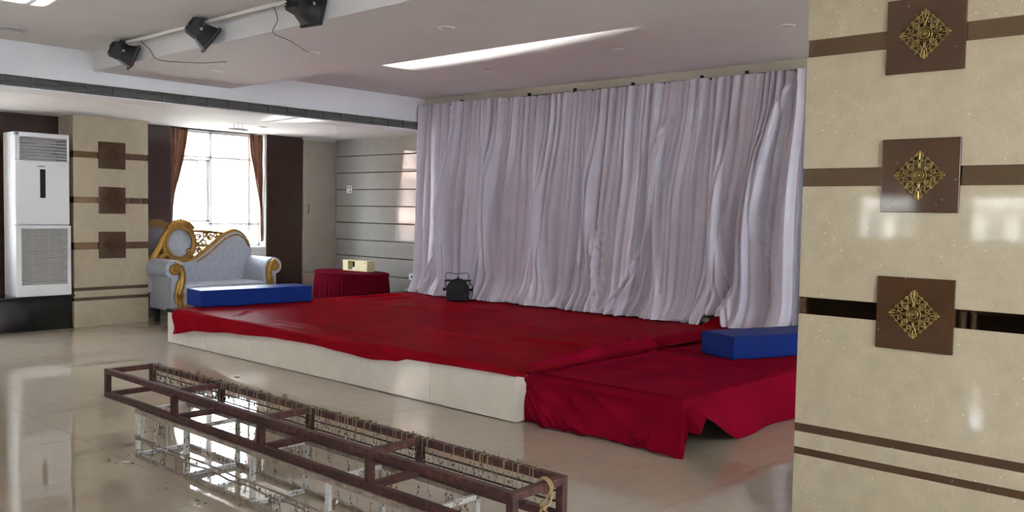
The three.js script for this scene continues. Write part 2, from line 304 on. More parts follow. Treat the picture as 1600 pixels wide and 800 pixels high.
// ---------------------------------------------------------------- pillars
function filigree() {            // openwork diamond, 0.22 m across its corners, in the xy plane
  const L = [], T3 = (pts, r, seg = 10) => { const t = tube(pts.map(([x, y, z = 0.006]) => V(x, y, z)), r, seg, 5); L.push(t); };
  const spiral = (cx, cy, r, a0, turns, dir) => { const p = []; for (let i = 0; i <= 12; i++) { const t = i / 12, a = a0 + dir * t * turns * 2 * Math.PI, q = r * (1 - 0.75 * t); p.push([cx + q * Math.cos(a), cy + q * Math.sin(a)]); } return p; };
  const half = 0.107;
  for (let q = 0; q < 4; q++) {
    const c = Math.cos(q * Math.PI / 2), s = Math.sin(q * Math.PI / 2), R = (p) => p.map(([x, y, z]) => [x * c - y * s, x * s + y * c, z]);
    T3(R([[half, 0], [0.09, 0], [0.07, 0]]), 0.0042, 4);
    for (const m of [1, -1]) {
      const Mi = (p) => R(p.map(([x, y, z]) => [x, y * m, z]));
      T3(Mi(spiral(0.056, 0.017, 0.012, -1.2, 1.2, 1)), 0.0024, 18);
      T3(Mi([[0.036, 0.004], [0.052, 0.003], [0.07, 0.009], [0.085, 0.014]]), 0.0026, 8);
      T3(Mi(spiral(0.034, 0.036, 0.013, 0.2, 1.1, 1)), 0.0024, 18);
      T3(Mi([[0.02, 0.03], [0.034, 0.022], [0.05, 0.034], [0.053, 0.05]]), 0.0024, 8);
      for (let k = 0; k < 5; k++) { const x = half - 0.012 - k * 0.0205, y = 0.012 + k * 0.0205; if (y < x + 0.02) T3(Mi(spiral(x - 0.002, y - 0.004, 0.0085, 0.4, 0.9, 1)), 0.0023, 10); }
      T3(Mi([[half, 0.001], [0.085, 0.0195], [0.07, 0.038], [0.0535, 0.0535]]), 0.002, 8);
    }
    L.push(new THREE.SphereGeometry(0.0065, 8, 6).translate(c * half * 0.97, s * half * 0.97, 0.006));
  }
  L.push(new THREE.TorusGeometry(0.03, 0.003, 5, 28).translate(0, 0, 0.006), new THREE.TorusGeometry(0.02, 0.0035, 5, 24).translate(0, 0, 0.009), new THREE.TorusGeometry(0.0115, 0.003, 5, 18).translate(0, 0, 0.011), new THREE.SphereGeometry(0.007, 10, 8).translate(0, 0, 0.012));
  return merge(L.map(uvm));
}
const FILI = filigree();
function pillar(label, pos, turn, W, D, Ht, mir, stripes, squares, metal) {      // front face at local z = 0, base centre of the front at pos
  const p = thing('pillar', label, 'pillar', pos, turn); p.userData.kind = 'structure';
  const cuts = [...mir.map((a) => [...a, 'm']), ...stripes.map((a) => [...a, 's'])].sort((a, b) => a[0] - b[0]);
  let y = 0.0;
  for (const [a, b, k] of [...cuts, [Ht, Ht, 'e']]) {
    if (a - y > 0.01) mesh('stone_panel', rbx(-W / 2, W / 2, y + 0.0005, a - 0.0005, -D, 0, 0.003, 1).clone(), M.stone, p);
    const i = k === 'm' ? 0.006 : 0.0015;
    if (k !== 'e') mesh(k === 'm' ? 'mirror_strip' : 'brown_stripe', bx(-W / 2 + i, W / 2 - i, a, b, -D + i, -i), k === 'm' ? M.mirror : M.brownStone, p);
    y = b;
  }
  for (const yc of squares) {
    const s = mesh('square_tile', rbx(-0.166, 0.166, yc - 0.165, yc + 0.165, -0.008, 0.014, 0.003, 1), M.brownStone, p);
    const md = mesh('filigree_medallion', FILI, metal, s); md.position.set(0.0, yc + 0.0, 0.014); md.userData.label = metal === M.brass ? 'openwork brass diamond' : 'dark bronze openwork diamond';
  }
}
pillar('beige stone pillar beside the tall air conditioner', [-11.043, 0, -4.787], Math.PI / 2, 0.92, 0.4, SOFFIT, [[2.065, 2.14], [1.515, 1.588], [0.95, 1.035]], [[0.446, 0.484], [0.323, 0.362]], [2.106, 1.552, 1.0], M.bronze);
pillar('near beige stone pillar at the right edge with three brass filigree diamonds', [-1.303, 0, -4.148], 0, 1.092, 0.9, 2.81, [[2.27, 2.35], [1.649, 1.733], [1.027, 1.108]], [[0.445, 0.484], [0.331, 0.365]], [2.315, 1.693, 1.071], M.brass);

// ---------------------------------------------------------------- stage
const ST = 0.375, SX0 = -9.27, SX1 = -4.12, SZ = -4.62;
{
  const s = thing('stage', 'low stage faced with glossy cream tiles and black granite edge', 'stage');
  mesh('core', bx(SX0 + 0.02, SX1 - 0.02, 0, 0.333, ZB + 0.01, SZ - 0.02), M.grout, s);
  const js = [SX0, -8.426, -7.573, -6.72, -5.871, -5.018, SX1];
  for (let i = 0; i < js.length - 1; i++) mesh('riser_tile', rbx(js[i] + 0.001, js[i + 1] - 0.001, 0.006, 0.333, SZ - 0.02, SZ, 0.002, 1), M.riser, s);
  for (let z = SZ; z > -8.2; z -= 0.853) { const z1 = Math.max(ZB + 0.02, z - 0.853); for (const [xa, xb] of [[SX0, SX0 + 0.02], [SX1 - 0.02, SX1]]) mesh('riser_tile', rbx(xa, xb, 0.006, 0.333, z1 + 0.001, z - 0.001, 0.002, 1), M.riser, s); }
  mesh('granite_top', rbx(SX0 - 0.012, SX1 + 0.004, 0.334, ST, ZB + 0.004, SZ + 0.012, 0.005, 2), M.black, s);
}
const ridges = (list) => (x, z) => { let h = 0; for (const [ax, az, bxx, bz, w, a] of list) { const dx = bxx - ax, dz = bz - az, L2 = dx * dx + dz * dz, t = Math.max(0, Math.min(1, ((x - ax) * dx + (z - az) * dz) / L2)); const ex = x - ax - dx * t, ez = z - az - dz * t, e = Math.sqrt(ex * ex + ez * ez); h += a * Math.exp(-(e * e) / (w * w)) * Math.min(1, 0.15 + 4 * t * (1 - t) * 1.2); } return h; };
const cloudN = (x, z, s) => vnoise(x, z, 1 << 20, s) - 0.5;
{
  const hem = [[-9.09, 0.10], [-8.449, 0.192], [-7.742, 0.238], [-7.036, 0.27], [-6.508, 0.277], [-6.09, 0.262], [-5.701, 0.248], [-5.397, 0.269], [-5.223, 0.304], [-4.971, 0.31], [-4.655, 0.318], [-4.288, 0.325], [-4.0, 0.33]];
  const hemY = (x) => { let i = 0; while (i < hem.length - 2 && x > hem[i + 1][0]) i++; const [a, ya] = hem[i], [b, yb] = hem[i + 1], t = Math.max(0, Math.min(1, (x - a) / (b - a))); return lerp(ya, yb, smooth(0, 1, t)); };
  const R = ridges([[-8.5, -5.15, -8.05, -4.72, 0.045, 0.02], [-7.3, -4.72, -6.4, -4.78, 0.04, 0.022], [-7.5, -4.9, -6.7, -4.85, 0.035, 0.014], [-6.5, -4.75, -5.9, -4.95, 0.03, 0.014], [-8.86, -6.7, -8.75, -7.6, 0.05, 0.03], [-8.5, -6.9, -8.5, -7.6, 0.05, 0.018], [-7.75, -6.55, -7.3, -6.75, 0.04, 0.015], [-7.2, -7.1, -6.6, -7.2, 0.04, 0.012], [-6.2, -5.6, -4.9, -5.4, 0.05, 0.012], [-5.9, -6.6, -4.8, -6.2, 0.05, 0.01], [-5.2, -5.7, -4.4, -5.9, 0.04, 0.018], [-5.0, -6.3, -4.3, -6.5, 0.04, 0.014], [-8.9, -7.95, -8.4, -8.2, 0.12, 0.045], [-4.5, -7.85, -4.0, -8.1, 0.12, 0.1]]);
  const x0 = -9.06, x1 = -4.0, top = 3.75, hang = 0.34;
  const g = grid(420, 260, (u, v) => {
    const x = lerp(x0, x1, u), s = v * (top + hang) - hang, r = 0.03;              // s < 0: the part that hangs over the front
    const wob = 0.004 * cloudN(x * 5, s * 5, 81) + 0.008 * cloudN(x * 1.6, s * 1.6, 82);
    const zf = SZ + 0.017;
    if (s < 0) {
      const full = ST + 0.006 - hemY(x), d = -s / hang * full, a = Math.min(d / r, Math.PI / 2);
      const fold = 0.012 * Math.sin(x * 13 + 2 * Math.sin(x * 3)) * smooth(0, 0.2, d) * (x < -7.5 ? 1.2 : 0.45) + 0.006 * cloudN(x * 9, d * 4, 83);
      const edge = smooth(-8.95, x0, x) * 0.04 * Math.sin(d * 22);
      return [x - edge, ST + 0.006 - r + r * Math.cos(a) - Math.max(0, d - r * Math.PI / 2) * 0.995 + (d < r ? 0 : 0), zf + 0.004 + r * Math.sin(a) - r + Math.max(0, fold) + 0.02 * smooth(0.02, 0.2, d) + 0.012];
    }
    const z = zf - r + 0.016 - s;
    return [x + 0.03 * cloudN(z * 2, 1, 84) * smooth(0.03, 0, u), ST + 0.006 + Math.max(0, R(x, z) + wob + 0.004), z];
  }, (u, v) => [u * 5, v * 4]);
  tag(mesh('red_carpet', g, M.carpet), 'bright red carpet cloth spread over the stage with a wavy front hem', 'carpet');
}
// ---------------------------------------------------------------- low table in front of the stage end, under the maroon cloth
const EX0 = -4.06, EX1 = -2.87, EZ0 = -4.78, EZ1 = -7.9, EY = 0.345;
{
  const t = thing('platform_table', 'low wooden platform table hidden under the maroon cloth', 'table');
  mesh('table_top', rbx(EX0, EX1, EY - 0.04, EY - 0.005, EZ1, EZ0, 0.006, 1), M.wood, t);
  for (const x of [EX0 + 0.06, EX1 - 0.05]) for (const z of [EZ0 - 0.05, (EZ0 + EZ1) / 2, EZ1 + 0.06]) mesh('leg', merge([uvm(cyl(0.022, 0.018, EY - 0.05, 10).translate(x, (EY - 0.05) / 2 + 0.003, z)), uvm(cyl(0.03, 0.034, 0.02, 10).translate(x, 0.011, z))]), M.wood, t);
  const R = ridges([[-4.15, -4.95, -4.12, -7.6, 0.06, 0.06], [-4.0, -5.0, -3.95, -6.3, 0.04, 0.018], [-3.85, -6.02, -2.95, -6.12, 0.03, 0.03], [-3.9, -5.9, -3.1, -5.75, 0.04, 0.012], [-3.5, -6.3, -2.9, -6.5, 0.03, 0.02], [-3.7, -5.2, -3.0, -5.35, 0.08, 0.008], [-4.3, -6.2, -3.75, -6.5, 0.035, 0.025], [-4.3, -6.0, -3.9, -6.15, 0.03, 0.02]]);
  // the sheet: a runs across (hang on the right side beyond the edge), b runs back from the front hem
  const hemR = (b) => 0.235 * Math.max(0, 1 - Math.abs(b - 0.08) / (b < 0.08 ? 0.2 : 0.5));
  const xl = -4.2, Wt = EX1 + 0.018 - xl, Hr = 0.36, Dp = -(EZ1 - EZ0) + 0.05, Hf = 0.47, r = 0.035;
  const seg = (list, x, d) => { let h = 0; for (const [ax, ad, bx_, bd, sg, a] of list) { const dx = bx_ - ax, dd = bd - ad, L2 = dx * dx + dd * dd, t = ((x - ax) * dx + (d - ad) * dd) / L2; if (t < -0.1 || t > 1.15) continue; const tc = Math.max(0, Math.min(1, t)), bow = 0.03 * Math.sin(Math.PI * tc), ex = x - ax - dx * tc + bow, ed = d - ad - dd * tc; h += a * Math.exp(-(ex * ex + ed * ed) / (sg * sg)) * smooth(-0.1, 0.15, t) * smooth(1.15, 0.9, t); } return h; };
  const FR = []; for (let k = 0; k < 7; k++) FR.push([-4.19 + 0.012 * k, 0.0, -4.12 + 0.085 * k, 0.34 - 0.012 * k, 0.014 + 0.003 * k, 0.03]);
  FR.push([-3.75, 0.1, -3.35, 0.3, 0.03, 0.03], [-3.55, 0.05, -3.1, 0.26, 0.03, 0.022], [-2.9, 0.02, -3.2, 0.3, 0.03, 0.06], [-2.93, 0.06, -3.05, 0.32, 0.025, 0.04], [-3.7, 0.26, -3.2, 0.36, 0.03, 0.04]);
  const g = grid(320, 400, (u, v) => {
    const a = u * (Wt + Hr), b = v * (Dp + Hf) - Hf;
    const over = a > Wt ? a - Wt : 0, front = b < 0 ? -b : 0;
    let x = xl + Math.min(a, Wt), z = EZ0 + 0.018 - Math.max(b, 0), y = EY + 0.004;
    y += Math.max(0, R(x, z) + 0.006 * cloudN(x * 3, z * 3, 91) + 0.004) * (over || front ? 0 : 1);
    y += 0.036 * smooth(-4.02, -4.12, x);                                          // rides up over the stage edge
    if (front && !over) {
      const d = front, th = Math.min(d / r, Math.PI / 2), down = Math.max(0, d - r * Math.PI / 2);
      const drop = Math.min(down, y - r - 0.012), spread = Math.max(0, down - drop);
      const f = smooth(0.03, 0.25, down);
      const k = x - xl, fan = Math.exp(-((k - 0.1) ** 2) / 0.045);
      const folds = 0.016 * Math.sin(k * 34 + 5 * down) * fan + 0.02 * Math.sin(k * 8.5 + 2.5 * down + 1) + 0.012 * Math.sin(k * 17 - 6 * down);
      y = y - r + r * Math.cos(th) - drop + spread * 0.05 * (1 + Math.sin(k * 23)) + (spread > 0 ? 0.02 * cloudN(x * 12, spread * 20, 93) : 0);
      z += r * Math.sin(th) - r + 0.03 * f + folds * f + spread * 0.5 + 0.05 * f * smooth(0.5, 1.0, k) + 0.05 * Math.sin(k * 5.2) * smooth(0.12, 0.4, down);
      const ws = smooth(0.95, 1.33, k); z = lerp(z, EZ0 + 0.018 + r * Math.sin(th) - r + 0.02 + 0.22 * drop + 0.3 * spread, ws);
      z += (seg(FR, x, down) - 0.055 * Math.sin(Math.PI * Math.min(1, down / 0.31)) * smooth(0.25, 0.6, k) * (1 - smooth(0.9, 1.2, k))) * (1 - ws) * smooth(0, 0.05, down) * smooth(0, 0.07, k);
      x += fan * 0.13 * smooth(0, 0.34, down) * (k < 0.4 ? 1 : 0.6) + 0.02 * Math.sin(down * 16 + k * 4) * f * (1 - ws);
      y = Math.max(0.008, y);
      return [x, y, z];
    }
    if (over && !front) {
      const d = over, th = Math.min(d / r, Math.PI / 2), down = Math.max(0, d - r * Math.PI / 2);
      const hemH = hemR(b);
      const maxDrop = y - r - 0.008 - hemH, tot = Hr - r * Math.PI / 2, drop = down / tot * maxDrop;
      y = y - r + r * Math.cos(th) - drop;
      x += r * Math.sin(th) - r + 0.02 + (b < 0.3 ? 0.12 * drop * (1 - b / 0.3) : 0) + (0.014 * Math.sin(b * 9 + 1) + 0.012 * Math.sin(b * 4.1)) * smooth(0, 0.2, down) + 0.05 * smooth(0, 0.3, down) + 0.03 * smooth(0.6, 0.2, b) * smooth(0.05, 0.3, down);
      return [x, y, z];
    }
    if (over && front) {                                                            // loose corner: folded in under the front flap
      const ph = Math.atan2(front / Hf, over / Hr), w = ph / (Math.PI / 2), e = Math.max(front / Hf, over / Hr), d = e * lerp(Hr, Hf, w), th = Math.min(d / r, Math.PI / 2), down = Math.max(0, d - r * Math.PI / 2);
      const maxDrop = y - r - 0.009 - hemR(0) * (1 - smooth(0.1, 0.75, w)), drop = lerp(down * maxDrop / 0.305, Math.min(down, maxDrop), w), sp = Math.max(0, down - drop) * w;
      const out = r * Math.sin(th) - r + 0.02 + lerp(0.12, 0.22, w) * drop * (1 + 0.4 * Math.sin(ph * 7 + 0.6) * Math.sin(2 * ph)) + 0.3 * sp;
      return [EX1 + 0.018 + out * Math.cos(ph), y - r + r * Math.cos(th) - drop + 0.02 * sp, EZ0 + 0.018 + out * Math.sin(ph)];
    }
    return [x, y, z];
  }, (u, v) => [u * 1.8, v * 3.5]);
  tag(mesh('maroon_cloth', g, M.maroon), 'crumpled maroon cloth draped over the low platform to the floor', 'cloth');
}
function blueBlock(label, pos, turn, L, Wd, H) {
  const g = uvm(new RoundedBoxGeometry(Wd, H, L, 5, 0.012));
  const p = g.attributes.position; for (let i = 0; i < p.count; i++) { const x = p.getX(i), y = p.getY(i), z = p.getZ(i); p.setX(i, x * (1 + 0.012 * Math.sin(z * 7 + y * 9)) + (y < 0 ? 0.004 * Math.sin(z * 19) : 0)); }
  g.computeVertexNormals(); g.translate(0, H / 2, 0);
  const o = thing('bench_block', label, 'bench', pos, turn, 'blue benches');
  mesh('cover', g, M.blue, o);
}
blueBlock('long blue cloth-covered bench block before the gold sofa', [-9.105, ST + 0.014, -5.55], -0.11, 1.36, 0.4, 0.185);
blueBlock('blue cloth-covered bench block on the maroon cloth beside the near pillar', [-3.265, EY + 0.012, -7.01], Math.PI - 0.387, 1.36, 0.4, 0.188);

// ---------------------------------------------------------------- white backdrop
{
  const o = thing('backdrop_curtain', 'tall pleated white cloth backdrop behind the stage', 'curtain');
  const X0 = -8.96, X1 = -3.56, Y1 = 2.9, Y0 = ST + 0.012, Hh = Y1 - Y0, ZC = -8.07;
  // pleats along the top: centres at random spacing
  const mk = (lo, hi, s) => { const c = []; let x = X0 - 0.6, i = 0; while (x < X1 + 0.9) { c.push(x); x += lerp(lo, hi, Math.pow(h2(i++, s), 1.4)); } return c; };
  const fine = mk(0.06, 0.15, 101), wide = mk(0.16, 0.42, 102);
  const prof = (list, u, s) => { let lo = 0, hi = list.length - 1; while (hi - lo > 1) { const m = (lo + hi) >> 1; if (list[m] <= u) lo = m; else hi = m; } const w = list[hi] - list[lo], t = (u - list[lo]) / w; const a = 0.35 + 0.9 * h2(lo, s), sk = 0.3 + 0.4 * h2(lo, s + 1); const q = t < sk ? t / sk : (1 - t) / (1 - sk); return [a * (1 - Math.pow(1 - q, 2.2)), w]; };
  const rid = mk(0.07, 0.34, 131);
  const ridge = (u, t) => { let lo = 0, hi = rid.length - 1; while (hi - lo > 1) { const m = (lo + hi) >> 1; if (rid[m] <= u) lo = m; else hi = m; } let h = 0; for (let i = Math.max(0, lo - 1); i <= Math.min(rid.length - 1, lo + 2); i++) { const sg = 0.01 + 0.012 * h2(i, 141), d = (u - rid[i]) / sg; h += (0.016 + 0.036 * h2(i, 142)) * Math.exp(-d * d) * (0.55 + 0.7 * vnoise(i * 3.7, t * 1.1, 1 << 20, 47)); } return h; };
  const fans = [[-8.33, 0.4, 0.5, 0.08], [-7.55, 0.42, 0.36, 0.14], [-6.77, 0.45, 0.22, 0.24], [-6.0, 0.4, 0.3, 0.16], [-5.16, 0.36, 0.62, 0.08], [-4.4, 0.42, 0.28, 0.22]];
  const fan = (x, t) => { let h = 0; fans.forEach(([g, t0, l, r], n) => { if (x < g - l - 0.15 || x > g + r + 0.15) return; const q = Math.max(0, t - t0) / (1 - t0), on = smooth(t0 - 0.3, t0 + 0.05, t); if (on > 0) for (let k = 0; k < 7; k++) { const f = k / 6, c = g + 0.085 * (f - 0.6) + lerp(-l, r, Math.pow(f, 0.8)) * Math.pow(q, 2.1 + 0.9 * h2(k, n, 5)) , sg = 0.011 + 0.006 * h2(k, n, 6) + 0.016 * q, d = (x - c) / sg; if (Math.abs(d) < 3) h += (0.045 + 0.04 * h2(k, n, 7)) * on * Math.exp(-d * d); } }); return Math.min(h, 0.12); };
  const sweeps = [];
  for (let k = 0; k < 6; k++) sweeps.push([-3.6 - 0.02 * k, 2.82, -4.06, 1.95 - 0.14 * k, 0.013 + 0.003 * k, 0.03]);
  for (let k = 0; k < 5; k++) sweeps.push([-4.93 + 0.02 * k, 2.6, -5.28 + 0.06 * k, 2.12 - 0.07 * k, 0.01, 0.02]);
  for (let k = 0; k < 5; k++) sweeps.push([-4.03 + 0.01 * k, 1.55 - 0.1 * k, -3.72, 1.02 - 0.07 * k, 0.016, 0.018]);
  for (let k = 0; k < 8; k++) sweeps.push([-5.99, 1.42 - 0.12 * k, -5.82, 1.28 - 0.12 * k, 0.012, 0.022]);
  for (let k = 0; k < 5; k++) sweeps.push([-7.57, 1.55 - 0.1 * k, -7.74, 1.68 - 0.08 * k, 0.012, 0.018]);
  const sweep = (x, y) => { let h = 0; for (const [ax, ay, bx_, by, sg, a] of sweeps) { if (y > ay + 0.05 || y < by - 0.05 && y < ay - 0.05 && by < ay) continue; const e = (ay - y) / (ay - by); if (e < -0.05 || e > 1.1) continue; const c = ax + (bx_ - ax) * Math.pow(Math.max(0, e), 0.62), sl = Math.abs(bx_ - ax) / Math.abs(ay - by), w = sg * Math.sqrt(1 + sl * sl), d = (x - c) / w; if (Math.abs(d) < 3) h += a * Math.exp(-d * d) * smooth(-0.05, 0.12, e) * smooth(1.1, 0.85, e); } return Math.min(h, 0.06); };
  const gat = [[-8.36, 0.62, 0.3], [-7.57, 0.52, 0.34], [-6.79, 0.6, 0.34], [-6.0, 0.56, 0.36], [-5.2, 0.5, 0.42], [-4.42, 0.62, 0.4], [-4.06, 0.36, 0.24]];
  const swag = [];
  const g = grid(1500, 150, (uu, v) => {
    const t = v, u = lerp(X0, X1, uu), k = (u - X0) / (X1 - X0);
    let x = u - (0.05 + 0.16 * k * (1 - smooth(0.88, 1, k))) * (t - 0.35) * (1 - smooth(0.95, 1, k) * 0.8) ;
    let pull = 0, bulge = 0;
    for (const [gx, tt, wd] of gat) {
      const d = x - gx, w = Math.exp(-(d * d) / (wd * wd)), s = smooth(0.12, tt, t) * (1 - 0.75 * smooth(tt, 1.0, t));
      pull -= d * w * 0.5 * s; bulge += 0.03 * Math.exp(-(d * d) / 0.012) * s;
      pull -= 0.1 * Math.exp(-((d + 0.12) ** 2) / 0.03) * smooth(0.72, 1, t) ** 2;
    }
    x += pull;
    const [pf, wf] = prof(fine, u, 7), [pw, ww] = prof(wide, u + 0.05 * t, 17);
    const keepFine = 1 - 0.3 * smooth(0.1, 0.7, t);
    let z = ridge(u, t) + Math.min(0.075, 0.8 * wf) * pf * keepFine + (0.12 + 0.4 * smooth(0.05, 0.6, t)) * ww * pw + bulge;
    const y0 = Y1 - t * Hh;
    for (const [sx, sy, hw, hh, am] of swag) {
      const dx = (x - sx) / hw, m = Math.exp(-dx * dx * 1.2) * Math.exp(-(((y0 - sy) / hh) ** 2));
      if (m > 0.01) z += am * m * (0.007 * Math.sin((y0 - 0.2 * dx * dx - 0.1 * dx) * 70) + 0.006 * Math.sin((y0 - 0.17 * dx * dx) * 37)) - 0.01 * m * pf;
    }
    z += fan(x, t) + sweep(x, y0);
    z += 0.006 * Math.sin(x * 2.1 + t * 2) + 0.1 * smooth(0.86, 1, t) ** 2 * (0.7 + 0.6 * vnoise(u * 3, 3, 1 << 20, 23));
    let y = y0 - 0.012 * pf * (1 - smooth(0, 0.02, t)) + 0.018 * (vnoise(u * 1.3, 7, 1 << 20, 29) - 0.5) * (1 - t);
    if (k > 0.86) y += 0.12 * smooth(0.0, 0.6, Math.sin((k - 0.86) / 0.06 * Math.PI) * (k < 0.92 ? 1 : 0)) * smooth(0.8, 1, t);
    if (t > 0.97) y = Math.max(y, Y0 + 0.004 + 0.018 * pw);
    return [x, y, ZC + z];
  }, (u, v) => [u * 6.5, v * 2.6]);
  mesh('cloth', g, M.drape, o);
  const hemPts = []; for (let i = 0; i <= 90; i++) { const x = lerp(-9.1, -4.25, i / 90); hemPts.push(V(x, Y0 + 0.022 + 0.012 * h2(i, 3), ZC + 0.15 + 0.05 * h2(i, 4))); }
  mesh('hem', tube(hemPts, 0.016, 360, 6), M.drape, o);
  const kn = new THREE.SphereGeometry(0.05, 14, 10); { const p = kn.attributes.position; for (let i = 0; i < p.count; i++) { const f = 1 + 0.35 * (vnoise(p.getX(i) * 60, p.getY(i) * 60 + p.getZ(i) * 40, 1 << 20, 5) - 0.5); p.setXYZ(i, p.getX(i) * f * 1.3, p.getY(i) * f * 0.8, p.getZ(i) * f); } kn.computeVertexNormals(); kn.translate(-4.46, Y0 + 0.045, ZC + 0.2); }
  mesh('hem_knot', kn, M.drape, o);
  mesh('hanging_rail', tube([V(-9.0, 2.885, -8.06), V(-6, 2.888, -8.06), V(-3.5, 2.885, -8.06)], 0.014, 20, 8), M.darkGrey, o);
  for (const x of [-8.2, -7.05, -6.35, -5.55, -4.7, -4.2]) mesh('rail_clip', [rbx(x - 0.012, x + 0.012, 2.88, 2.93, -8.07, -8.03, 0.004, 1)], M.dark, o);
  mesh('end_post', [bx(-8.985, -8.965, ST + 0.01, 2.92, -8.09, -8.07)], M.dark, o);
}

{
  const back = grid(120, 30, (u, v) => [lerp(-4.08, -3.2, u), lerp(2.86, 0.012, v), -8.2 + 0.02 * Math.sin(u * 60 + 2 * Math.sin(u * 17)) + 0.01 * Math.sin(u * 23 + v)]);
  tag(mesh('lining_cloth', back, M.drape), 'plain greyish cloth showing behind the lower right end of the white backdrop', 'cloth');
}
// ---------------------------------------------------------------- air conditioner on its plinth
const font = await new FontLoader().loadAsync('fonts/droid/droid_sans_bold.typeface.json');
{
  const p = thing('plinth', 'black granite plinth under the tall air conditioner', 'plinth');
  mesh('body', rbx(-11.43, -11.09, 0.0, 0.38, -4.32, -3.0, 0.004, 1), M.black, p);
  mesh('top_slab', rbx(-11.43, -11.0, 0.382, 0.412, -4.322, -3.0, 0.006, 2), M.black, p);
  mesh('toe_board', rbx(-11.09, -11.055, 0.0, 0.016, -4.32, -3.0, 0.003, 1), M.black, p);
  const y0 = 0.414, H = 1.905, W = 0.6, D = 0.38;
  const a = thing('air_conditioner', 'tall white floor-standing air conditioner with louvre and intake grilles', 'air conditioner', [-11.0, y0, -3.972], Math.PI / 2);
  mesh('cabinet', [rbx(-W / 2, -W / 2 + 0.014, 0, H, -D, -0.05, 0.006, 3), rbx(W / 2 - 0.014, W / 2, 0, H, -D, -0.05, 0.006, 3), bx(-W / 2 + 0.002, W / 2 - 0.002, 0.002, H - 0.002, -D + 0.002, -D + 0.014), rbx(-W / 2 + 0.001, W / 2 - 0.001, H - 0.016, H, -D, -0.048, 0.006, 2), bx(-W / 2 + 0.002, W / 2 - 0.002, 0.001, 0.014, -D, -0.051), bx(-W / 2 + 0.012, W / 2 - 0.012, 1.565, 1.58, -D + 0.01, -0.049), bx(-W / 2 + 0.012, W / 2 - 0.012, 0.83, 0.845, -D + 0.01, -0.049)], M.acWhite, a);
  mesh('front_panel', [rbx(-W / 2, W / 2, 0.835, 1.58, -0.05, -0.006, 0.016, 3), rbx(-W / 2, -W / 2 + 0.055, 1.58, H, -0.05, -0.006, 0.012, 3), rbx(W / 2 - 0.03, W / 2, 1.58, H, -0.05, -0.006, 0.012, 3), rbx(-W / 2, W / 2, H - 0.055, H, -0.05, -0.006, 0.012, 3)], M.acWhite, a);
  const lv = mesh('louvre_frame', [bx(-W / 2 + 0.04, W / 2 - 0.02, 1.578, 1.588, -0.049, -0.01), bx(-W / 2 + 0.04, W / 2 - 0.02, H - 0.056, H - 0.046, -0.049, -0.01)], M.acGrey, a);
  for (let i = 0; i < 7; i++) { const s = new RoundedBoxGeometry(W - 0.085, 0.006, 0.034, 1, 0.002); s.rotateX(0.5).translate(0.011, 1.615 + i * 0.037, -0.022); mesh('louvre', uvm(s), M.acGrey, lv); }
  mesh('display_panel', rbx(-0.032, 0.028, 1.15, 1.485, -0.012, -0.002, 0.003, 1), M.dark, a);
  const tx = new TextGeometry('DAIKIN', { font, size: 0.017, depth: 0.002, curveSegments: 3 }); tx.translate(-0.06, 1.51, -0.006);
  mesh('brand_lettering', [uvm(tx)], M.darkGrey, a);
  const lower = mesh('intake_frame', [rbx(-W / 2 - 0.006, W / 2 + 0.006, 0.0, 0.135, -0.05, 0.012, 0.01, 2), rbx(-W / 2 - 0.006, W / 2 + 0.006, 0.79, 0.828, -0.05, 0.012, 0.01, 2), rbx(-W / 2 - 0.005, -W / 2 + 0.06, 0.125, 0.8, -0.048, 0.011, 0.008, 2), rbx(W / 2 - 0.036, W / 2 + 0.005, 0.125, 0.8, -0.048, 0.011, 0.008, 2)], M.acWhite, a);
  mesh('intake_filter', bx(-W / 2 + 0.016, W / 2 - 0.016, 0.02, 0.82, -0.2, -0.19), M.ventMetal, a);
  const sg = uvm(new RoundedBoxGeometry(W - 0.09, 0.013, 0.016, 1, 0.003));
  for (let i = 0; i < 33; i++) { const m = mesh('slat', sg, M.acGrey, lower); m.position.set(0.011, 0.146 + i * 0.0199, -0.006); m.rotation.x = 0.35; }
  for (const x of [-0.12, 0.06]) mesh('grille_rib', bx(x - 0.003, x + 0.003, 0.13, 0.79, -0.022, -0.012), M.acGrey, lower);
}

